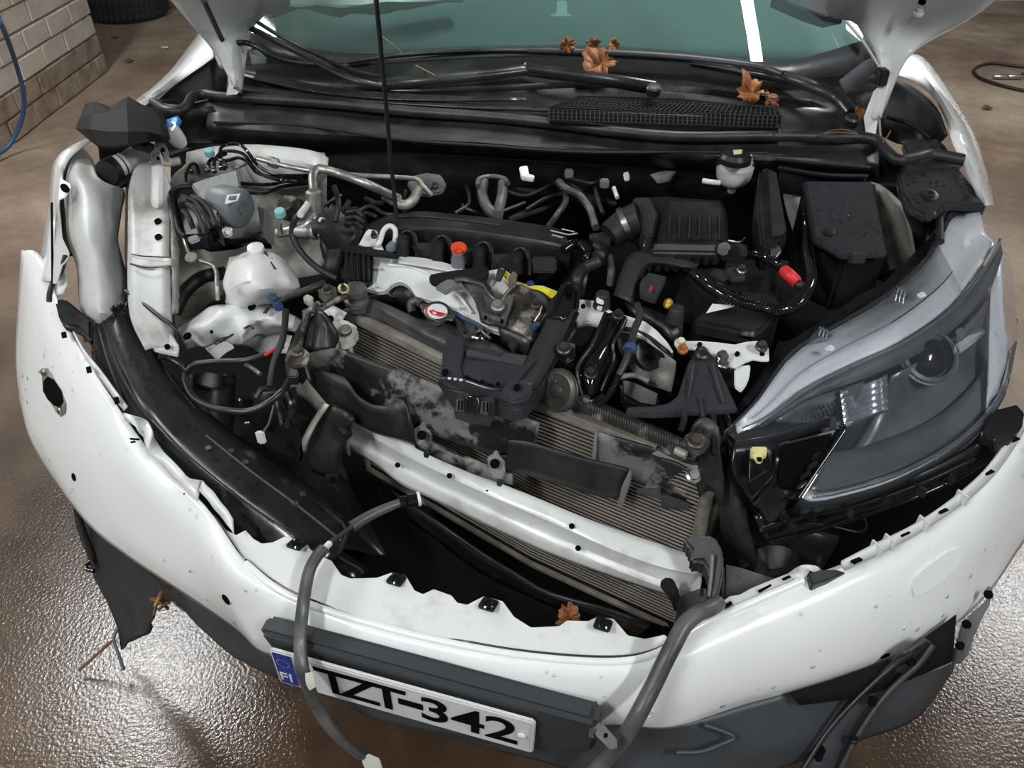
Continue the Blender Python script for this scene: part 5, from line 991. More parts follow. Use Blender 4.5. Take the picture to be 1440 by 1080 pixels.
for x, y, z in ((594, 610, .815), (697, 650, .80)):
    e = slab('screw_eye', [W(x-12, y-8, z), W(x-4, y-12, z+.004), W(x-1, y-17, z+.006), W(x+3, y-17, z+.006), W(x+6, y-9, z+.004), W(x+13, y-3, z), W(x+14, y+12, z-.02), W(x+8, y+24, z-.035), W(x-4, y+20, z-.03), W(x-10, y+8, z-.012)], .006, M['shroud'], P, bev=.001)
    lathe('eye_hole', (x-1, y+2, z-.004), (0, -.75, .65), [(.0085, -.003), (.0085, .002), (.007, .002), (.006, 0), (.001, 0)], M['void'], e, seg=16)
    slab('snap_tab', [W(x+2, y+22, z-.03), W(x+12, y+24, z-.03), W(x+8, y+32, z-.04), W(x+1, y+30, z-.04)], .006, M['black_dusty'], e)
surf('front_lip', ['714,620,.85 740,622,.852 775,632,.848 820,646,.84 862,656,.835 884,662,.83', '712,642,.81 740,644,.815 780,655,.81 822,668,.80 858,676,.795 880,680,.79', '710,664,.775 740,668,.77 780,680,.765 820,692,.76 850,700,.758 873,700,.76'], M['black_dusty'], P, nu=4, nv=3, th=.005)
slab('lip_end', '884,661,.835 890,662,.835 886,676,.80 878,700,.76 868,704,.755 874,682,.79', .02, M['shroud'], P)
surf('guide_end', ['922,630,.865 940,640,.86 965,650,.86 985,655', '924,655,.82 945,660,.82 965,665,.82 985,670', '905,690,.775 930,695,.77 955,700,.77 975,712,.76'], M['shroud'], P, nu=3, nv=3, th=.006)
for s in ('896,686,.785 929,686,.785 930,696,.775 950,700,.77 970,708,.765 968,716,.758 950,714 930,712 929,700 898,692',): slab('torn_strip', s, .004, M['rad_tank'], P)
lathe('guide_bolt', (976, 668, .84), (0, -.5, .85), [(.012, -.006), (.013, 0), (.009, .002), (.008, .006), (.001, .006)], M['steel'], P, seg=20)
tube('guide_ribs', '930,646,.87 950,652 966,660', .004, M['black'], P, corr=.004)
slab('guide_strut', '984,680,.80 990,678,.805 1004,688 1018,706,.78 1016,709 1008,704 996,692', .005, M['rad_tank'], P)
# receiver end brackets on the headlight side
surf('end_column', ['976,600,.93 985,590,.935 1000,592 1010,600', '970,640,.86 985,640,.88 1000,645,.88 1014,650', '984,700,.80 1000,690,.82 1012,700 1020,712,.8'], M['black_dusty'], car, nu=3, nv=3, th=.006, lump=.006, ls=40)
bolt(978, 620, .94, M['steel_dark'], car, r=.012); slab('column_bracket', '962,612,.92 972,606,.925 992,610 1000,620,.92 992,634,.91 980,640 968,632,.915', .006, M['steel_dark'], car)
slab('slot_bracket', '940,626,.90 950,622,.905 968,630,.90 972,640,.895 960,645 944,638', .008, M['rad_tank'], car); tube('slot_bar', '950,633,.908 965,640', .007, M['condenser_edge'], car, per=1)
for s in ('985,560,.95 990,600,.92 996,640,.88', '1000,560,.94 1004,600,.92 1004,640,.9', '960,575,.95 962,590,.94 957,605,.93'): tube('column_edge', s, .005, M['black_wet'], car, seg=7)
surf('column_back', ['1010,560,.92 1030,600,.9', '1010,700,.80 1050,720,.78', '1015,760,.7 1060,800,.7'], M['black'], car, nu=2, nv=3, th=.01)
surf('lower_duct', ['1025,715,.74 1050,720,.74 1100,740,.72 1180,760,.70', '1040,800,.60 1080,790,.62 1130,800,.60 1150,812'], M['black'], car, nu=3, nv=2, th=.01)
surf('side_bottle', ['1062,760,.66 1080,752,.67 1110,750,.67 1128,770,.65', '1060,800,.62 1085,800,.64 1112,795,.64 1132,790,.62', '1066,820,.58 1090,812,.6 1110,806,.6'], M['black_dusty'], car, nu=3, nv=3, th=.006)
slab('foam_absorber', '1018,791,.70 1042,796,.70 1092,812,.695 1094,820,.69 1068,832,.685 1042,848,.675 1017,840,.67', .03, M['rad_tank'], car, bev=.006)
slab('beam_end_bracket', '962,753,.755 980,752,.76 1004,752,.76 1012,762 1018,778,.75 1018,806,.73 1010,842,.70 997,842,.70 998,804,.72 988,788,.73 971,790,.73 973,772,.745 964,764', .03, M['black_dusty'], car, bev=.004)
tube('bracket_ridge', '1002,780,.755 1000,810,.73 997,838,.705', .003, M['motor_grey'], car)
slab('beam_clip', '928,818,.70 934,811,.71 946,812,.71 952,822,.70 956,836,.69 960,850,.68 950,856,.67 944,840,.68', .012, M['gloss_black'], car); slab('beam_clip', '955,838,.69 985,826,.70 1000,828,.70 1012,846,.69 1000,870,.67 970,880,.66 950,872,.67', .02, M['black_wet'], car)
surf('lower_duct', ['548,690,.56 640,756,.56 720,806,.56 800,846,.56 920,880,.56', '585,740,.50 660,795,.48 740,840,.48 820,868,.48 900,895,.5'], M['black_wet'], car, nu=4, nv=3, th=.006, lump=.01, ls=10)
# ------------------------------------------------------------------ bumper beam
t = thing('bumper_beam', 'bare white curved steel bumper beam across the front of the condenser', 'beam', W(730, 720, .6)); P = t
bb = surf('beam', ['482,588,.735 507,582,.74 524,592,.74 549,608,.738 593,632,.733 647,656,.728 700,678,.722 760,702,.715 820,727,.708 880,749,.70 940,769,.697 972,780,.695', '484,600,.725 507,600,.727 528,614,.725 555,630,.722 597,652,.718 648,676,.714 702,700,.708 762,726,.70 822,752,.695 884,778,.688 940,797,.685 986,806,.68',
  '482,606,.715 508,606,.716 530,621,.714 557,637,.712 598,658,.708 648,682,.704 702,706,.70 762,732,.69 822,759,.685 884,785,.68 940,803,.675 987,812,.672', '480,612,.69 508,620,.69 532,634,.69 560,650,.688 600,672,.684 648,695,.68 702,720,.675 762,746,.668 822,772,.66 884,798,.655 938,818,.652 985,826,.65',
  '478,618,.68 508,630,.68 534,645,.68 562,661,.678 602,683,.674 650,706,.67 702,731,.665 762,758,.658 822,784,.65 884,808,.647 936,827,.645 980,836,.64', '476,622,.66 507,640,.655 530,655,.655 565,682,.65 603,700,.648 652,724,.642 702,748,.636 762,775,.63 822,798,.625 884,820,.62 934,836,.618 968,846,.615'],
  M['paint_dirty'], P, nu=3, nv=3, th=.003, ang=30)
for x, y, z in ((559, 654, .700), (632, 669, .725), (804, 740, .704), (813, 771, .676), (685, 690, .712)): hole(x, y, z, .005 if x != 685 else .002, P, axis=(0, -.7, .7))
slab('beam_end', '964,776,.70 974,780,.70 987,804,.685 985,832,.65 968,846,.62 962,846,.62 962,800,.67', .02, M['primer'], P)
# ------------------------------------------------------------------ torn left support
t = thing('lamp_support', 'torn black bracket with a light bent edge beside the left end of the bumper beam', 'bracket', W(455, 640, .5)); P = t
surf('support_wall', ['458,568,.82 470,574,.82 487,582,.81 492,590', '440,600,.76 460,605,.76 480,610,.76 491,612', '428,640,.70 450,645,.70 470,648,.70 480,640', '440,664,.64 455,670,.64 475,672,.64 488,680'], M['black_dusty'], P, nu=3, nv=3, th=.01)
surf('bent_edge', ['456,566,.83 462,570,.83', '438,592,.785 444,597,.785', '425,618,.75 432,622,.75', '427,638,.715 431,636,.715'], M['condenser_edge'], P, nu=1, nv=4, th=.003)
slab('bracket_plate', '458,665,.66 466,661 476,662,.66 478,690,.62 456,684', .006, M['black_dusty'], P); hole(468, 675, .655, .006, P)
tube('bracket_bolt', '482,604,.78 490,612', .009, M['black'], P, per=1)
t = thing('bracket_arm', 'grey dusty steel bracket arm with a bolt, torn off beside the crushed rail', 'bracket', W(420, 480, .8)); P = t
slab('arm', '431,433,.94 438,434 434,452,.93 427,470,.92 424,486,.915 438,498,.91 433,512,.90 413,516,.89 400,508,.89 404,490,.90 413,471,.915 424,448,.93', .008, M['brown_steel'], P, bev=.002)
bolt(419, 494, .925, M['steel_dark'], P, r=.010)
slab('arm_block', '400,510,.89 414,512 420,520,.88 418,530 404,530,.87', .02, M['black_dusty'], P)
slab('arm_tray', '402,503,.88 413,506 430,520,.87 424,530 406,520', .02, M['black_dusty'], P)
surf('duct_mouth', ['444,436,.93 450,434,.93 456,446 462,456', '434,462,.90 448,464,.91 460,462,.91 471,474', '428,488,.88 442,494,.88 456,494,.88 470,492'], M['black_dusty'], P, nu=3, nv=4, th=.008)
tube('clamp_wire', '440,440,.95 446,426,.96 452,430', .004, M['steel_dark'], P); 
surf('rail_patch', ['452,426,.915 470,430 486,440', '455,450,.90 470,452,.9 482,450', '462,462,.89 472,468'], M['paint_dirty'], car, nu=3, nv=3, th=.004); hole(464, 448, .92, .007, car)
surf('rail_patch', ['424,434,.91 440,430,.915 455,428', '428,450,.9 442,444 458,440'], M['paint_dirty'], car, nu=3, nv=2, th=.004, lump=.006, ls=40)
slab('bolt_plate', '446,402,.96 462,398 474,404,.955 476,418 458,424,.95 448,414', .01, M['steel_dark'], car); bolt(460, 408, .975, M['brown_steel'], car, r=.009); box('cream_plug', (483, 406, .97), (.018, .018, .014), M['pale_yellow'], car, rz=.5); bolt(483, 405, .982, M['steel_dark'], car, r=.005)
slab('cream_plug', '426,416,.935 432,413 440,416 441,424 434,427 427,423', .008, M['ivory'], car)
# ------------------------------------------------------------------ black upper latch cover
t = thing('latch_cover', 'rain-spotted black plastic latch cover with a long arm, in the middle of the front', 'cover', W(700, 530, .9)); P = t
base = slab('cover_plate', '629,475,.955 650,473,.96 655,484 740,497,.955 760,500 772,515,.945 764,540,.93 740,572,.915 722,576 680,562,.915 626,544,.92 618,527,.93 622,505,.94', .03, M['charcoal'], P, bev=.004)
drops(base, 120, .0008, .002)
slab('cover_floor', '652,485,.963 738,500,.96 755,505 722,545,.945 700,542 652,528,.945 646,510', .003, M['charcoal_wet'], P, bev=.001)
slab('side_flange', '628,473,.97 650,472,.972 654,488 648,514,.955 652,530,.945 640,534,.94 620,530,.945 622,500,.96', .006, M['charcoal_wet'], P, bev=.002)
slab('cover_step', '656,490,.97 704,502,.966 708,496 740,500 736,516,.957 704,508 656,500', .006, M['charcoal'], P, bev=.001)
surf('front_edge', ['620,532,.945 650,532,.946 690,546,.94 706,545,.94 722,532,.948 740,530', '616,540,.93 650,544,.93 690,558,.925 715,560,.925 740,556,.93', '624,552,.90 655,560,.90 690,570,.90 722,578,.90 745,566,.90'], M['charcoal_wet'], P, nu=4, nv=2, th=.004, ang=20)
slab('corner_pad', '700,553,.945 716,534,.955 740,536,.955 752,545 742,560,.94 720,566,.935', .008, M['charcoal_wet'], P, bev=.003)
for x, y, z in ((626, 523, .957), (727, 544, .957)): hole(x, y, z, .006, P, sq=.8)
for x, y in ((657, 530), (678, 536), (700, 539)): hole(x, y, .951, .003, P)
for x in (632, 640, 648): box('drip_slot', (x, 532+(x-632)*.15, .95), (.005, .003, .003), M['label_white'], P, bev=0)
surf('cover_arm', ['790,402,1.0 800,397,1.003 812,402,1.0', '778,428,.985 794,424,.99 814,430,.985', '766,456,.97 784,458,.976 804,462,.965', '750,484,.96 768,490,.965 786,498,.95', '738,508,.95 756,518,.953 770,524,.94', '722,536,.945 742,545,.943 756,548,.93'], M['charcoal'], P, nu=4, nv=3, th=.012)
surf('arm_channel', ['794,404,1.0065 800,402,1.007 806,405,1.0055', '785,428,.993 796,426,.9955 806,432,.993', '776,448,.981 784,448,.983 792,452,.981'], M['gloss_black'], P, nu=3, nv=3, th=.002)
tube('arm_rim', '770,446,.98 782,420,.997 790,403,1.008 798,398,1.01 808,400,1.008 813,410,1.0 812,432,.99', .003, M['black_wet'], P); tube('arm_rim', '812,440,.98 800,466,.965 785,500,.95 775,520,.94', .004, M['gloss_black'], P)
hole(800, 408, 1.01, .008, P); 
cb = slab('clip_block', '641,556,.93 650,551,.935 662,556 678,558 690,556,.93 697,560 695,578,.905 690,592,.895 660,588,.895 638,580,.90', .014, M['charcoal'], P, bev=.002)
slab('clip_glare', '642,562,.935 652,560,.936 652,578,.917 640,576,.915', .002, M['steel'], cb, bev=0); slab('clip_glare', '678,564,.933 688,564,.932 686,583,.912 675,580,.914', .002, M['steel'], cb, bev=0)  # steel colour stands in for wet glare on the black clip block
for x in (645.5, 650, 680.5, 685.5): slab('clip_slot', [W(x-1.2, 563+(x-645)*.06, .9375), W(x+1.2, 563+(x-645)*.06, .9375), W(x+.8, 575+(x-645)*.08, .9245), W(x-1.6, 575+(x-645)*.08, .9245)], .002, M['void'], cb, bev=0)
tube('clip_arch', '656,578,.92 656,562,.935 664,558,.94 672,563,.935 672,580,.92', .004, M['gloss_black'], cb)
# ------------------------------------------------------------------ hood latch
t = thing('hood_latch', 'rusty brown steel hood latch torn open in the middle of the latch panel', 'latch', W(720, 430, .9)); P = t
surf('latch_plate', ['645,393,.99 662,394,.992 684,398,.995 692,413,.985 703,420,.98 714,407,.99 728,400,.995 742,403,.99 760,410 775,420,.98', '660,412,.975 680,420,.975 700,430,.97 715,430 730,425,.975 750,425 768,430 774,438', '670,430,.965 680,440,.96 700,446 716,448 735,450 752,452 766,450', '676,452,.95 690,458,.945 710,463 728,468 748,480,.94 757,474'], M['brown_steel'], P, nu=5, nv=4, th=.004, lump=.002, ls=50)
tube('plate_lip', '640,392,.997 662,396 680,402 690,416,.988 703,423,.982 714,410,.993 724,400,1.0', .003, M['steel_dark'], P, seg=6)
lv = slab('latch_lever', '680,415,.985 688,417 700,424,.983 712,414,.988 720,414,.988 722,420 718,434,.975 714,444 711,455,.96 706,457 703,452 706,440,.967 694,438,.968 684,432,.972', .005, M['brown_steel'], P, bev=.001); lv.data.materials[0] = M['rad_tank']
bolt(700, 430, .985, M['alu_dull'], P, r=.011); bolt(753, 428, .985, M['steel_dark'], P, r=.008); hole(683, 446, .965, .003, P); hole(706, 451, .966, .003, P)
tube('latch_spring', '762,430,.985 758,442,.975 752,452,.965', .003, M['steel'], P, corr=.003)
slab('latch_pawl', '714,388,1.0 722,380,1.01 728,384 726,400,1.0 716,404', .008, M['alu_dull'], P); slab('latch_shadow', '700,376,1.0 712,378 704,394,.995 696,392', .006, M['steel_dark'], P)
slab('blue_pad', '744,455,.965 752,454 757,457 753,461 745,460', .008, M['hose_blue'], P)
surf('latch_foot', ['700,462,.94 720,466 745,480', '706,482,.91 725,490 740,500'], M['steel_dark'], P, nu=2, nv=2, th=.006)
slab('release_rail', '603,385,.99 612,383 655,376,.995 684,373 688,378 686,390,.985 676,396 644,391 612,398,.98 604,394', .012, M['black'], P, bev=.003)
gp = slab('release_grip', '611,403,.99 618,397 629,391,.995 646,392 648,398 638,405,.985 627,412', .008, M['motor_grey'], P, bev=.003); tube('grip_arm', '640,394,.998 655,393 670,398,.995 680,402', .005, M['steel_dark'], P, flat=.6)
for s in ('672,460,.93 680,468,.935 690,476', '668,468,.93 682,462', '664,474,.925 678,476 688,466', '676,472,.93 672,482'): tube('latch_cable', s, .003, M['steel'], P, seg=6)
slab('cable_joint', '714,478,.93 722,474 730,482,.925 722,490', .014, M['steel_dark'], P)
# horns and the second bracket
t = thing('horn', 'worn round disc horn hanging under the arm of the latch cover', 'horn', W(786, 548, .86)); P = t
ax = Vector((-.62, -.62, .48)).normalized()
hb = lathe('horn_disc', W(786, 549, .915), ax, [(.028, -.012), (.034, -.010), (.037, -.005), (.037, -.002), (.035, 0), (.037, .002), (.037, .005), (.033, .008), (.026, .010), (.012, .008), (.010, .012), (.001, .012)], M['steel_dark'], P, seg=36)
lathe('horn_plate', W(786, 549, .915)+ax*.009, ax, [(.029, 0), (.029, .002), (.013, .001), (.010, .004), (.001, .004)], M['brown_steel'], P, seg=32)
slab('horn_bracket', '784,482,.95 792,478,.955 810,483,.95 809,504,.935 796,510,.93 782,500', .02, M['black'], P); bolt(793, 490, .965, M['steel_dark'], P, r=.011)
t = thing('side_latch_bracket', 'wet black pressed bracket with two bolts, beside the disc horn', 'bracket', W(850, 520, .85)); P = t
surf('bracket', ['852,441,.985 868,439,.99 882,446,.985', '843,462,.97 858,462,.975 874,464,.97', '832,484,.955 850,484,.96 864,486,.955', '814,512,.935 836,510,.94 862,508,.935', '813,532,.92 832,534,.925 856,526,.92', '816,550,.90 832,560,.90 848,548,.90'], M['gloss_black'], P, nu=4, nv=4, th=.006)
tube('bracket_flange', '852,440,.993 842,464,.978 832,486,.962 815,510,.944 812,530,.93 818,556,.905', .004, M['black_wet'], P); tube('bracket_flange', '880,448,.99 872,466,.975 862,484,.962 864,508,.94 855,528,.925 846,550,.905', .004, M['black_wet'], P)
bolt(869, 443, 1.0, M['brown_steel'], P, r=.009); bolt(831, 525, .94, M['brown_steel'], P, r=.010)
slab('bracket_foot', '818,556,.91 832,562 848,550,.91 852,564,.895 834,572 822,566', .012, M['black_wet'], P)
t = thing('sensor_cable', 'black cable with a blue-grey clamp dropping over the side latch bracket', 'cable', W(880, 510, .9)); P = t
tube('sheath', '896,428,1.0 900,444,.995 892,464,.985 888,484,.975 880,508,.96 870,528,.945', .0065, M['charcoal'], P, seg=10); tube('conduit', '870,526,.946 864,542,.935 852,560,.92 840,570,.91', .006, M['gloss_black'], P, corr=.0035, seg=8)
lathe('clamp', W(886, 490, .973), W(889, 484, .975)-W(884, 496, .97), [(.010, -.006), (.012, -.004), (.012, .004), (.010, .006)], M['hose_blue'], P, seg=16)
slab('clamp_ear', '880,484,.978 892,482 896,490,.975 890,496', .004, M['hose_blue'], P)
t = thing('side_horn', 'second black horn body half hidden behind the hanging cable', 'horn', W(915, 495, .86)); P = t
lathe('horn_body', (916, 496, .915), (.3, -.7, .6), [(.028, -.02), (.032, -.012), (.030, 0), (.014, .002), (.013, .012), (.001, .013)], M['black'], P, seg=28); slab('horn_arm', '896,476,.93 920,480 944,490,.92 940,502 914,492,.925 896,488', .008, M['black'], P)
slab('horn_case', '872,530,.90 890,534 929,552,.89 926,574,.87 900,570 874,556', .03, M['black_wet'], P, bev=.005)
tube('case_rim', '872,530,.905 892,528 912,536,.9', .005, M['motor_grey'], P)
wg = slab('wedge_bracket', '978,493,.985 984,490 993,491,.985 1000,496 1006,506,.978 1022,540,.96 1038,576,.94 1020,579,.938 998,579 949,583,.935 915,584 882,582,.935 880,576 884,571,.94 916,571 940,566,.94 953,556,.945 959,538,.955 967,512,.975', .008, M['charcoal_wet'], None, bev=.002)
tag(wg, 'wet black wedge-shaped bracket bolted below the white lamp bracket', 'bracket'); drops(wg, 90, .0008, .002)
lathe('wedge_bolt', (987, 497, .99), (0, -.4, .9), [(.012, 0), (.012, .003), (.008, .005), (.006, .004), (.001, .004)], M['black'], wg, seg=20)
tube('wedge_ridge', '975,512,.985 972,536,.967 968,560,.952', .002, M['charcoal'], wg); tube('wedge_ridge', '1002,512,.98 1010,540,.965 1018,566,.95', .002, M['charcoal'], wg)
# ------------------------------------------------------------------ torn strip of plastic inside the bumper
bs = surf('backing_strip', ['126,456,0.890 128,480,0.865 132,520,0.835 158,588,0.805 212,648,0.750 286,718,0.713 346,776,0.687 430,826,0.665', '136,446,0.915 140,480,0.895 148,520,0.865 180,580,0.835 228,640,0.785 300,702,0.740 370,756,0.707 450,806,0.675',
   '152,438,0.930 158,480,0.910 172,525,0.885 205,575,0.860 252,625,0.815 318,680,0.765 392,730,0.730 472,786,0.685', '168,434,0.930 180,480,0.910 200,525,0.885 232,560,0.860 280,605,0.815 345,655,0.770 415,708,0.730 486,768,0.685', '192,438,0.910 205,475,0.895 225,520,0.865 255,552,0.835 300,598,0.800 362,645,0.755 430,694,0.720 492,742,0.685',
   '200,445,0.875 212,480,0.855 235,520,0.825 265,552,0.795 310,594,0.765 372,640,0.725 440,686,0.685 496,738,0.645'], M['black_wet'], None, nu=5, nv=4, th=.004)
tag(bs, 'long wet black plastic strip standing along the inside of the torn bumper', 'strip')
drops(bs, 520, .0012, .0034)
tube('strip_rib', onto(bs, '136,450 150,500 172,560', .0015), .003, M['charcoal'], bs); tube('strip_rib', onto(bs, '290,612 350,660 420,712 480,760', .0015), .003, M['charcoal'], bs)
for s_ in ('145,450,.965 160,500,.93 190,560,.89 240,620,.855 310,680,.80 385,735,.765', '196,448,.955 214,488,.925 242,535,.89 275,575,.865', '214,590,.865 262,640,.835 330,695,.79 400,745,.755 462,790,.72'): tube('strip_rib', onto(bs, s_, .0015), .0025, M['charcoal'], bs, seg=6)
for x, y in ((160, 434), (170, 430), (180, 430), (190, 436)): box('broken_tooth', (x, y, .94), (.008, .012, .014), M['black'], bs)
for q_ in onto(bs, '293,630 325,634 425,695 415,708 345,650', .002): box('clip_mark', q_, (.014, .010, .003), M['charcoal_wet'], bs, rz=-.5)
st = surf('inner_beam_strip', ['250,650,.74 330,715,.71 420,770,.68 500,815,.66', '280,640,.73 360,700,.70 440,750,.67 520,800,.65'], M['black_wet'], bs, nu=4, nv=2, th=.004)
br = slab('headlamp_carrier', '76,420,.94 90,417,.95 104,428,.95 118,440,.94 128,446,.93 128,480,.90 118,470,.91 108,460,.92 92,458,.93 82,446', .02, M['black_wet'], None, bev=.005)
tag(br, 'small curved black bracket bridging the bumper edge and the backing strip', 'bracket')
wt = tag(tube('hanging_wire', '92,360,.99 86,380,.975 76,395,.96 70,412,.95 69,424,.94', .005, M['rubber'], None, seg=8), 'short black wire hanging down the edge of the bent fender', 'wire')
surf('torn_shard', ['80,380,.965 88,376,.97 92,385', '78,400,.955 84,398,.96 92,402', '79,415,.945 84,414,.948 90,412'], M['paint_dirty'], car, nu=3, nv=3, th=.003, lump=.004, ls=60)
# canister, loops and wires in the lamp space
t = thing('canister', 'black cylindrical canister in the empty headlight space', 'canister', W(298, 600, .6)); P = t
lathe('can_body', (298, 580, .68), (.03, .62, .8), [(.040, -.11), (.043, -.07), (.045, .05), (.045, .075), (.042, .080), (.036, .078), (.001, .078)], M['charcoal_wet'], P, seg=32)
slab('can_clip', '262,522,.79 272,526,.79 270,533 262,532', .004, M['motor_grey'], P); slab('can_clip', '314,530,.79 329,531 330,537 316,536', .006, M['black'], P)
slab('can_lid', '268,526,.775 290,522 320,528 328,540,.77 300,546 272,540', .004, M['black'], P)
t = thing('loose_harness', 'black wiring loop with a red wire sagging around the canister', 'harness', W(330, 560, .8)); P = t
tube('loop', '262,521,.86 260,534,.85 270,556,.835 291,570,.83 320,577,.83 350,578 376,567,.84 398,549,.85 408,532', .0065, M['black_wet'], P, seg=8)
tube('upper_wire', '224,501,.90 238,504,.89 254,513,.88 262,521,.87 274,512,.88 309,508,.885 344,507,.89 376,498,.895', .0055, M['black_wet'], P, seg=8)
tag(tube('red_wire', '372,500,.897 384,493,.90 400,488', .003, M['red'], P, seg=6), 'red wire')
tube('drop_wire', '402,436,.95 400,460,.935 396,482,.92 386,506,.90 381,530,.88 380,544,.87', .0065, M['rubber'], P, seg=8)
tube('thin_wire', '385,570,.8 378,595,.77 371,606,.75', .002, M['motor_grey'], P)
hb2 = tag(tube('loose_harness', '386,427,.96 404,418,.965 424,411,.97 442,404,.975 456,398', .007, M['black_dusty'], None, seg=8), 'short taped harness lying over the crushed rail end', 'harness')
tube('tape', '382,418,.96 388,424,.958 392,432', .009, M['hose_blue'], hb2, seg=8)
t = thing('fog_lamp_body', 'tangle of black lamp housing and connectors at the foot of the canister', 'lamp housing', W(385, 600, .5)); P = t
surf('housing', ['352,552,.80 372,548,.81 396,552,.81 408,566', '350,580,.76 374,576,.77 398,580,.77 412,590', '360,612,.70 382,608,.72 404,610,.72 420,620', '380,640,.66 400,640,.66 420,645'], M['black'], P, nu=3, nv=4, th=.01, lump=.012, ls=30)
for s in ('388,556,.82 396,590,.79 398,600', '400,548,.83 410,575,.80 404,600', '412,545,.83 414,570,.8 410,592', '360,560,.82 368,548,.83 380,546'): tube('lead', s, .006, M['black_wet'], P, seg=7)
lc2 = box('white_label', (367, 615, .76), (.016, .004, .03), M['label_white'], P, rz=.1); box('chrome_tab', (348, 597, .78), (.014, .006, .016), M['steel'], P); box('chrome_tab', (338, 566, .80), (.008, .008, .02), M['steel'], P)
tube('grey_pipe', '345,512,.86 355,518,.85 366,526', .004, M['alu_dull'], P)
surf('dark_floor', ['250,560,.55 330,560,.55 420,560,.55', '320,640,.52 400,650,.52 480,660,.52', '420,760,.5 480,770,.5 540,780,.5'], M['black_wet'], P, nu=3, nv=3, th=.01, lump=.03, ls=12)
# ------------------------------------------------------------------ hanging cables over the bumper
t = thing('hanging_hose', 'grey flattened hose with a blue-tipped connector hanging over the number plate', 'hose', W(500, 1068, .2)); P = t
tube('hose', '563,707,.765 540,716,.765 515,728,.762 495,741,.76', .0085, M['rad_tank'], P, seg=10, rs=(.0075, .010)); tube('thin_end', '495,741,.76 480,752,.765 466,762,.768', .004, M['steel_dark'], P)
cn = lathe('connector', W(562, 707, .765), W(592, 701, .765)-W(562, 707, .765), [(.008, 0), (.010, .002), (.010, .010), (.008, .012), (.0105, .014), (.0105, .03), (.009, .031), (.012, .033), (.012, .036)], M['gloss_black'], P, seg=18)
lathe('blue_tip', W(587, 702, .765), W(592, 701, .765)-W(562, 707, .765), [(.0125, 0), (.0125, .005), (.009, .006), (.008, .002), (.001, .002)], M['label_white'], cn, seg=18); lathe('blue_core', W(589, 701.6, .766), W(592, 701, .765)-W(562, 707, .765), [(.008, 0), (.001, .002)], M['hose_blue'], cn, seg=14)
slab('tape_collar', '450,770,.772 462,758,.775 468,762 456,775,.77', .008, M['ivory'], P, bev=.002)
tube('flat_hose', '456,770,.77 446,782,.765 436,800,.757 430,825,.745 425,860,.73 422,900,.70 424,935,.685 432,962,.66 444,990,.62 462,1020,.57 486,1046,.53 508,1062,.50', .0145, M['rad_tank'], P, seg=10, flat=.6)
slab('collar', '428,946,.70 440,944 444,962,.68 434,968,.675 429,958', .008, M['ivory'], P, bev=.002); slab('end_tag', '508,1068,.51 518,1059 534,1066,.50 538,1080,.48 514,1082', .008, M['ivory'], P, bev=.002)
t = thing('hanging_hose', 'grey rubber hose with a metal clip hanging over the bumper beside the number plate holder', 'hose', W(850, 1075, .2)); P = t
tube('hose', '1010,848,.752 998,856,.76 980,864,.765 962,880,.762 948,905,.75 935,930,.735 918,965,.71 900,1000,.69 884,1028,.66 866,1052,.62 845,1075,.58 820,1100,.54', .0125, M['rad_tank'], P, seg=12)
slab('metal_clip', '836,1022,.70 842,1016,.705 850,1020 868,1040,.68 868,1050,.67 858,1052 838,1032', .004, M['steel'], P, bev=.001); slab('clip_finger', '828,1026,.70 834,1022 840,1026 834,1032 836,1038 828,1036', .003, M['steel'], P, bev=0); hole(852, 1034, .70, .003, P)
# ------------------------------------------------------------------ torn trims below
wl = surf('wheel_arch_liner', ['92,682,.62 108,700,.60 140,720,.58 170,752,.56 200,775,.55 236,800,.54', '98,700,.56 120,715,.55 150,740,.54 180,770,.52 205,800,.5 238,830,.5', '116,760,.44 135,765,.45 160,780,.46 190,800,.44 215,825,.43 242,842,.44',
   '140,830,.28 155,830,.32 175,830,.34 195,840,.33 212,850,.33 222,852,.34', '166,880,.14 176,876,.2 190,866,.24 204,866,.26 212,868,.27 217,870,.28', '172,914,.06 180,906,.1 190,903,.13 200,896,.16 210,890,.18 215,880,.2'], M['bumper_grey'], None, nu=4, nv=4, th=.004, lump=.006, ls=10)
tag(wl, 'torn dark wheel arch liner hanging to the floor from the bumper corner', 'liner')
surf('liner_edge', ['88,680,.64 96,676,.64', '108,725,.55 114,722,.55', '128,790,.40 134,786,.41', '150,840,.26 158,834,.27', '165,885,.12 172,880,.13', '170,914,.05 174,912,.06'], M['black'], wl, nu=1, nv=4, th=.006)
for s in ('120,795,.40 128,790 134,796', '122,800,.39 132,803'): tube('torn_clip', s, .005, M['gloss_black'], wl)
surf('lower_corner', ['196,776,.56 212,790,.56 236,808,.54 262,835,.52', '200,790,.53 218,812,.5 240,838,.47 262,862,.45', '216,806,.5 225,820,.45 232,835,.42 240,845,.40'], M['black_wet'], wl, nu=3, nv=3, th=.004)
tube('pale_rim', '197,779,.565 208,786 222,796 234,806 246,812', .003, M['motor_grey'], wl)
def stick(pts, r, label, mt='twig'): return tag(tube('twig', pts, r, M[mt], None, seg=5, per=3), label, 'twig')
stick('112,942,.02 130,926,.05 150,908,.09 160,900,.11', .004, 'straight brown twig hanging from the tip of the torn liner')
stick('164,884,.14 160,900,.11 166,918,.08 174,942,.03', .004, 'forked grey twig below the tip of the torn liner', 'motor_grey')
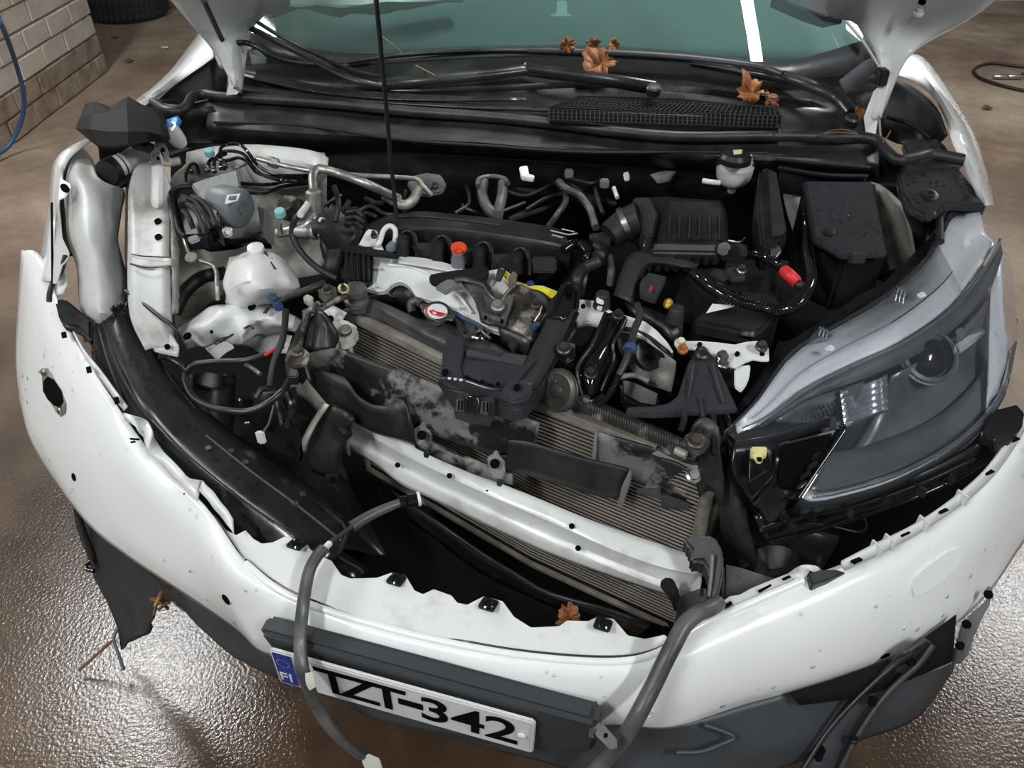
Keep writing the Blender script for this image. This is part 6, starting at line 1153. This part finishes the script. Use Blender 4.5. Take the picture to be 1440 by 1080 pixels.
for i, s in enumerate(('218,852,.40 224,840,.42 230,824,.44', '216,864,.38 220,850 218,842,.41', '222,858,.40 232,850 240,846', '212,842,.41 224,846 236,856,.38')):
    tag(tube('twig', s, .0035, M['twig'] if i else M['rust'], None, seg=5, per=3), ['rust-brown twig caught upright beside the torn liner', 'short upright twig caught in the torn liner', 'pale bent twig sticking out of the torn liner', 'lowest slanting twig in the torn liner'][i], 'twig')
tr = thing('torn_trim', 'long dark plastic trim torn off and leaning under the headlight corner of the bumper', 'trim', W(1190, 1060, .1)); P = tr
surf('trim_blade', ['1312,905,.65 1300,903,.66 1275,922,.65', '1282,945,.60 1268,938,.61 1248,935,.61', '1237,985,.56 1225,978,.57 1208,975,.57', '1202,1035,.51 1182,1030,.52 1162,1026,.52', '1175,1090,.46 1150,1088,.47 1125,1085,.47'], M['charcoal'], P, nu=3, nv=5, th=.008)
tube('trim_edge', '1312,907,.655 1290,935,.625 1248,975,.585 1212,1025,.535 1180,1085,.475', .005, M['charcoal'], P); tube('trim_edge', '1285,918,.66 1255,938,.625 1212,976,.585 1166,1026,.535 1128,1084,.485', .004, M['black'], P)
hole(1281, 930, .635, .007, P); box('trim_slot', (1226, 986, .575), (.012, .02, .004), M['void'], P, rz=-.6); box('trim_slot', (1153, 1060, .502), (.012, .03, .004), M['void'], P, rz=-.6); bolt(1200, 1040, .525, M['gloss_black'], P, r=.006)
surf('trim_tail', ['1306,903,.66 1296,900,.66', '1268,930,.63 1260,925,.63', '1236,962,.6 1226,955,.6'], M['black'], P, nu=1, nv=3, th=.004)
# ------------------------------------------------------------------ leaves and twigs on the car
leaf('dead_leaf', 846, 90, 1.165, .044, 'large brown dead leaf stuck under the wiper arm on the cowl', 3, tilt=(0, -.6, .8), curl=.3)
leaf('dead_leaf', 797, 62, 1.20, .021, 'small brown leaf tip standing up at the windshield, first of three', 4, tilt=(0, -.9, .4), curl=.3)
leaf('dead_leaf', 832, 62, 1.20, .019, 'small brown leaf tip standing up at the windshield, middle of three', 5, tilt=(0, -.9, .4), curl=.4)
leaf('dead_leaf', 862, 62, 1.20, .017, 'small brown leaf tip standing up at the windshield, last of three', 6, tilt=(0, -.9, .4), curl=.4)
leaf('dead_leaf', 1058, 130, 1.15, .036, 'brown and green curled leaf standing on the cowl grille', 8, tilt=(0, -.7, .7), curl=.7)
leaf('dead_leaf', 1080, 138, 1.145, .020, 'small orange leaf leaning against the curled leaf on the cowl grille', 9, tilt=(.4, -.7, .5), curl=.5)
leaf('dead_leaf', 1205, 158, 1.14, .014, 'tiny brown leaf stuck beside the wiper spindle', 11, tilt=(.3, -.7, .5), curl=.6)
leaf('dead_leaf', 802, 868, .655, .022, 'crumpled brown leaf on the lower duct behind the bumper flange', 12, tilt=(0, -.6, .6), curl=.5)
for s, l in (('1153,190,1.115 1168,184 1185,182 1205,187', 'curved brown twig lying on the weatherstrip'), ('1158,188,1.12 1180,186 1207,189', 'straight brown twig on the weatherstrip end'), ('1094,176,1.115 1098,190,1.12', 'short upright twig at the cowl grille corner'), ('538,52,1.21 552,62 565,74,1.19', 'thin dark twig on the windshield beside the hood prop'), ('585,92,1.17 600,100 612,106', 'forked thin twig under the wiper blade'), ('1241,200,1.12 1248,192,1.13 1252,184', 'thin stalk poking up beside the weatherstrip bend')):
    tag(tube('twig', s, .0016, M['twig'], None, seg=5, per=3), l, 'twig')
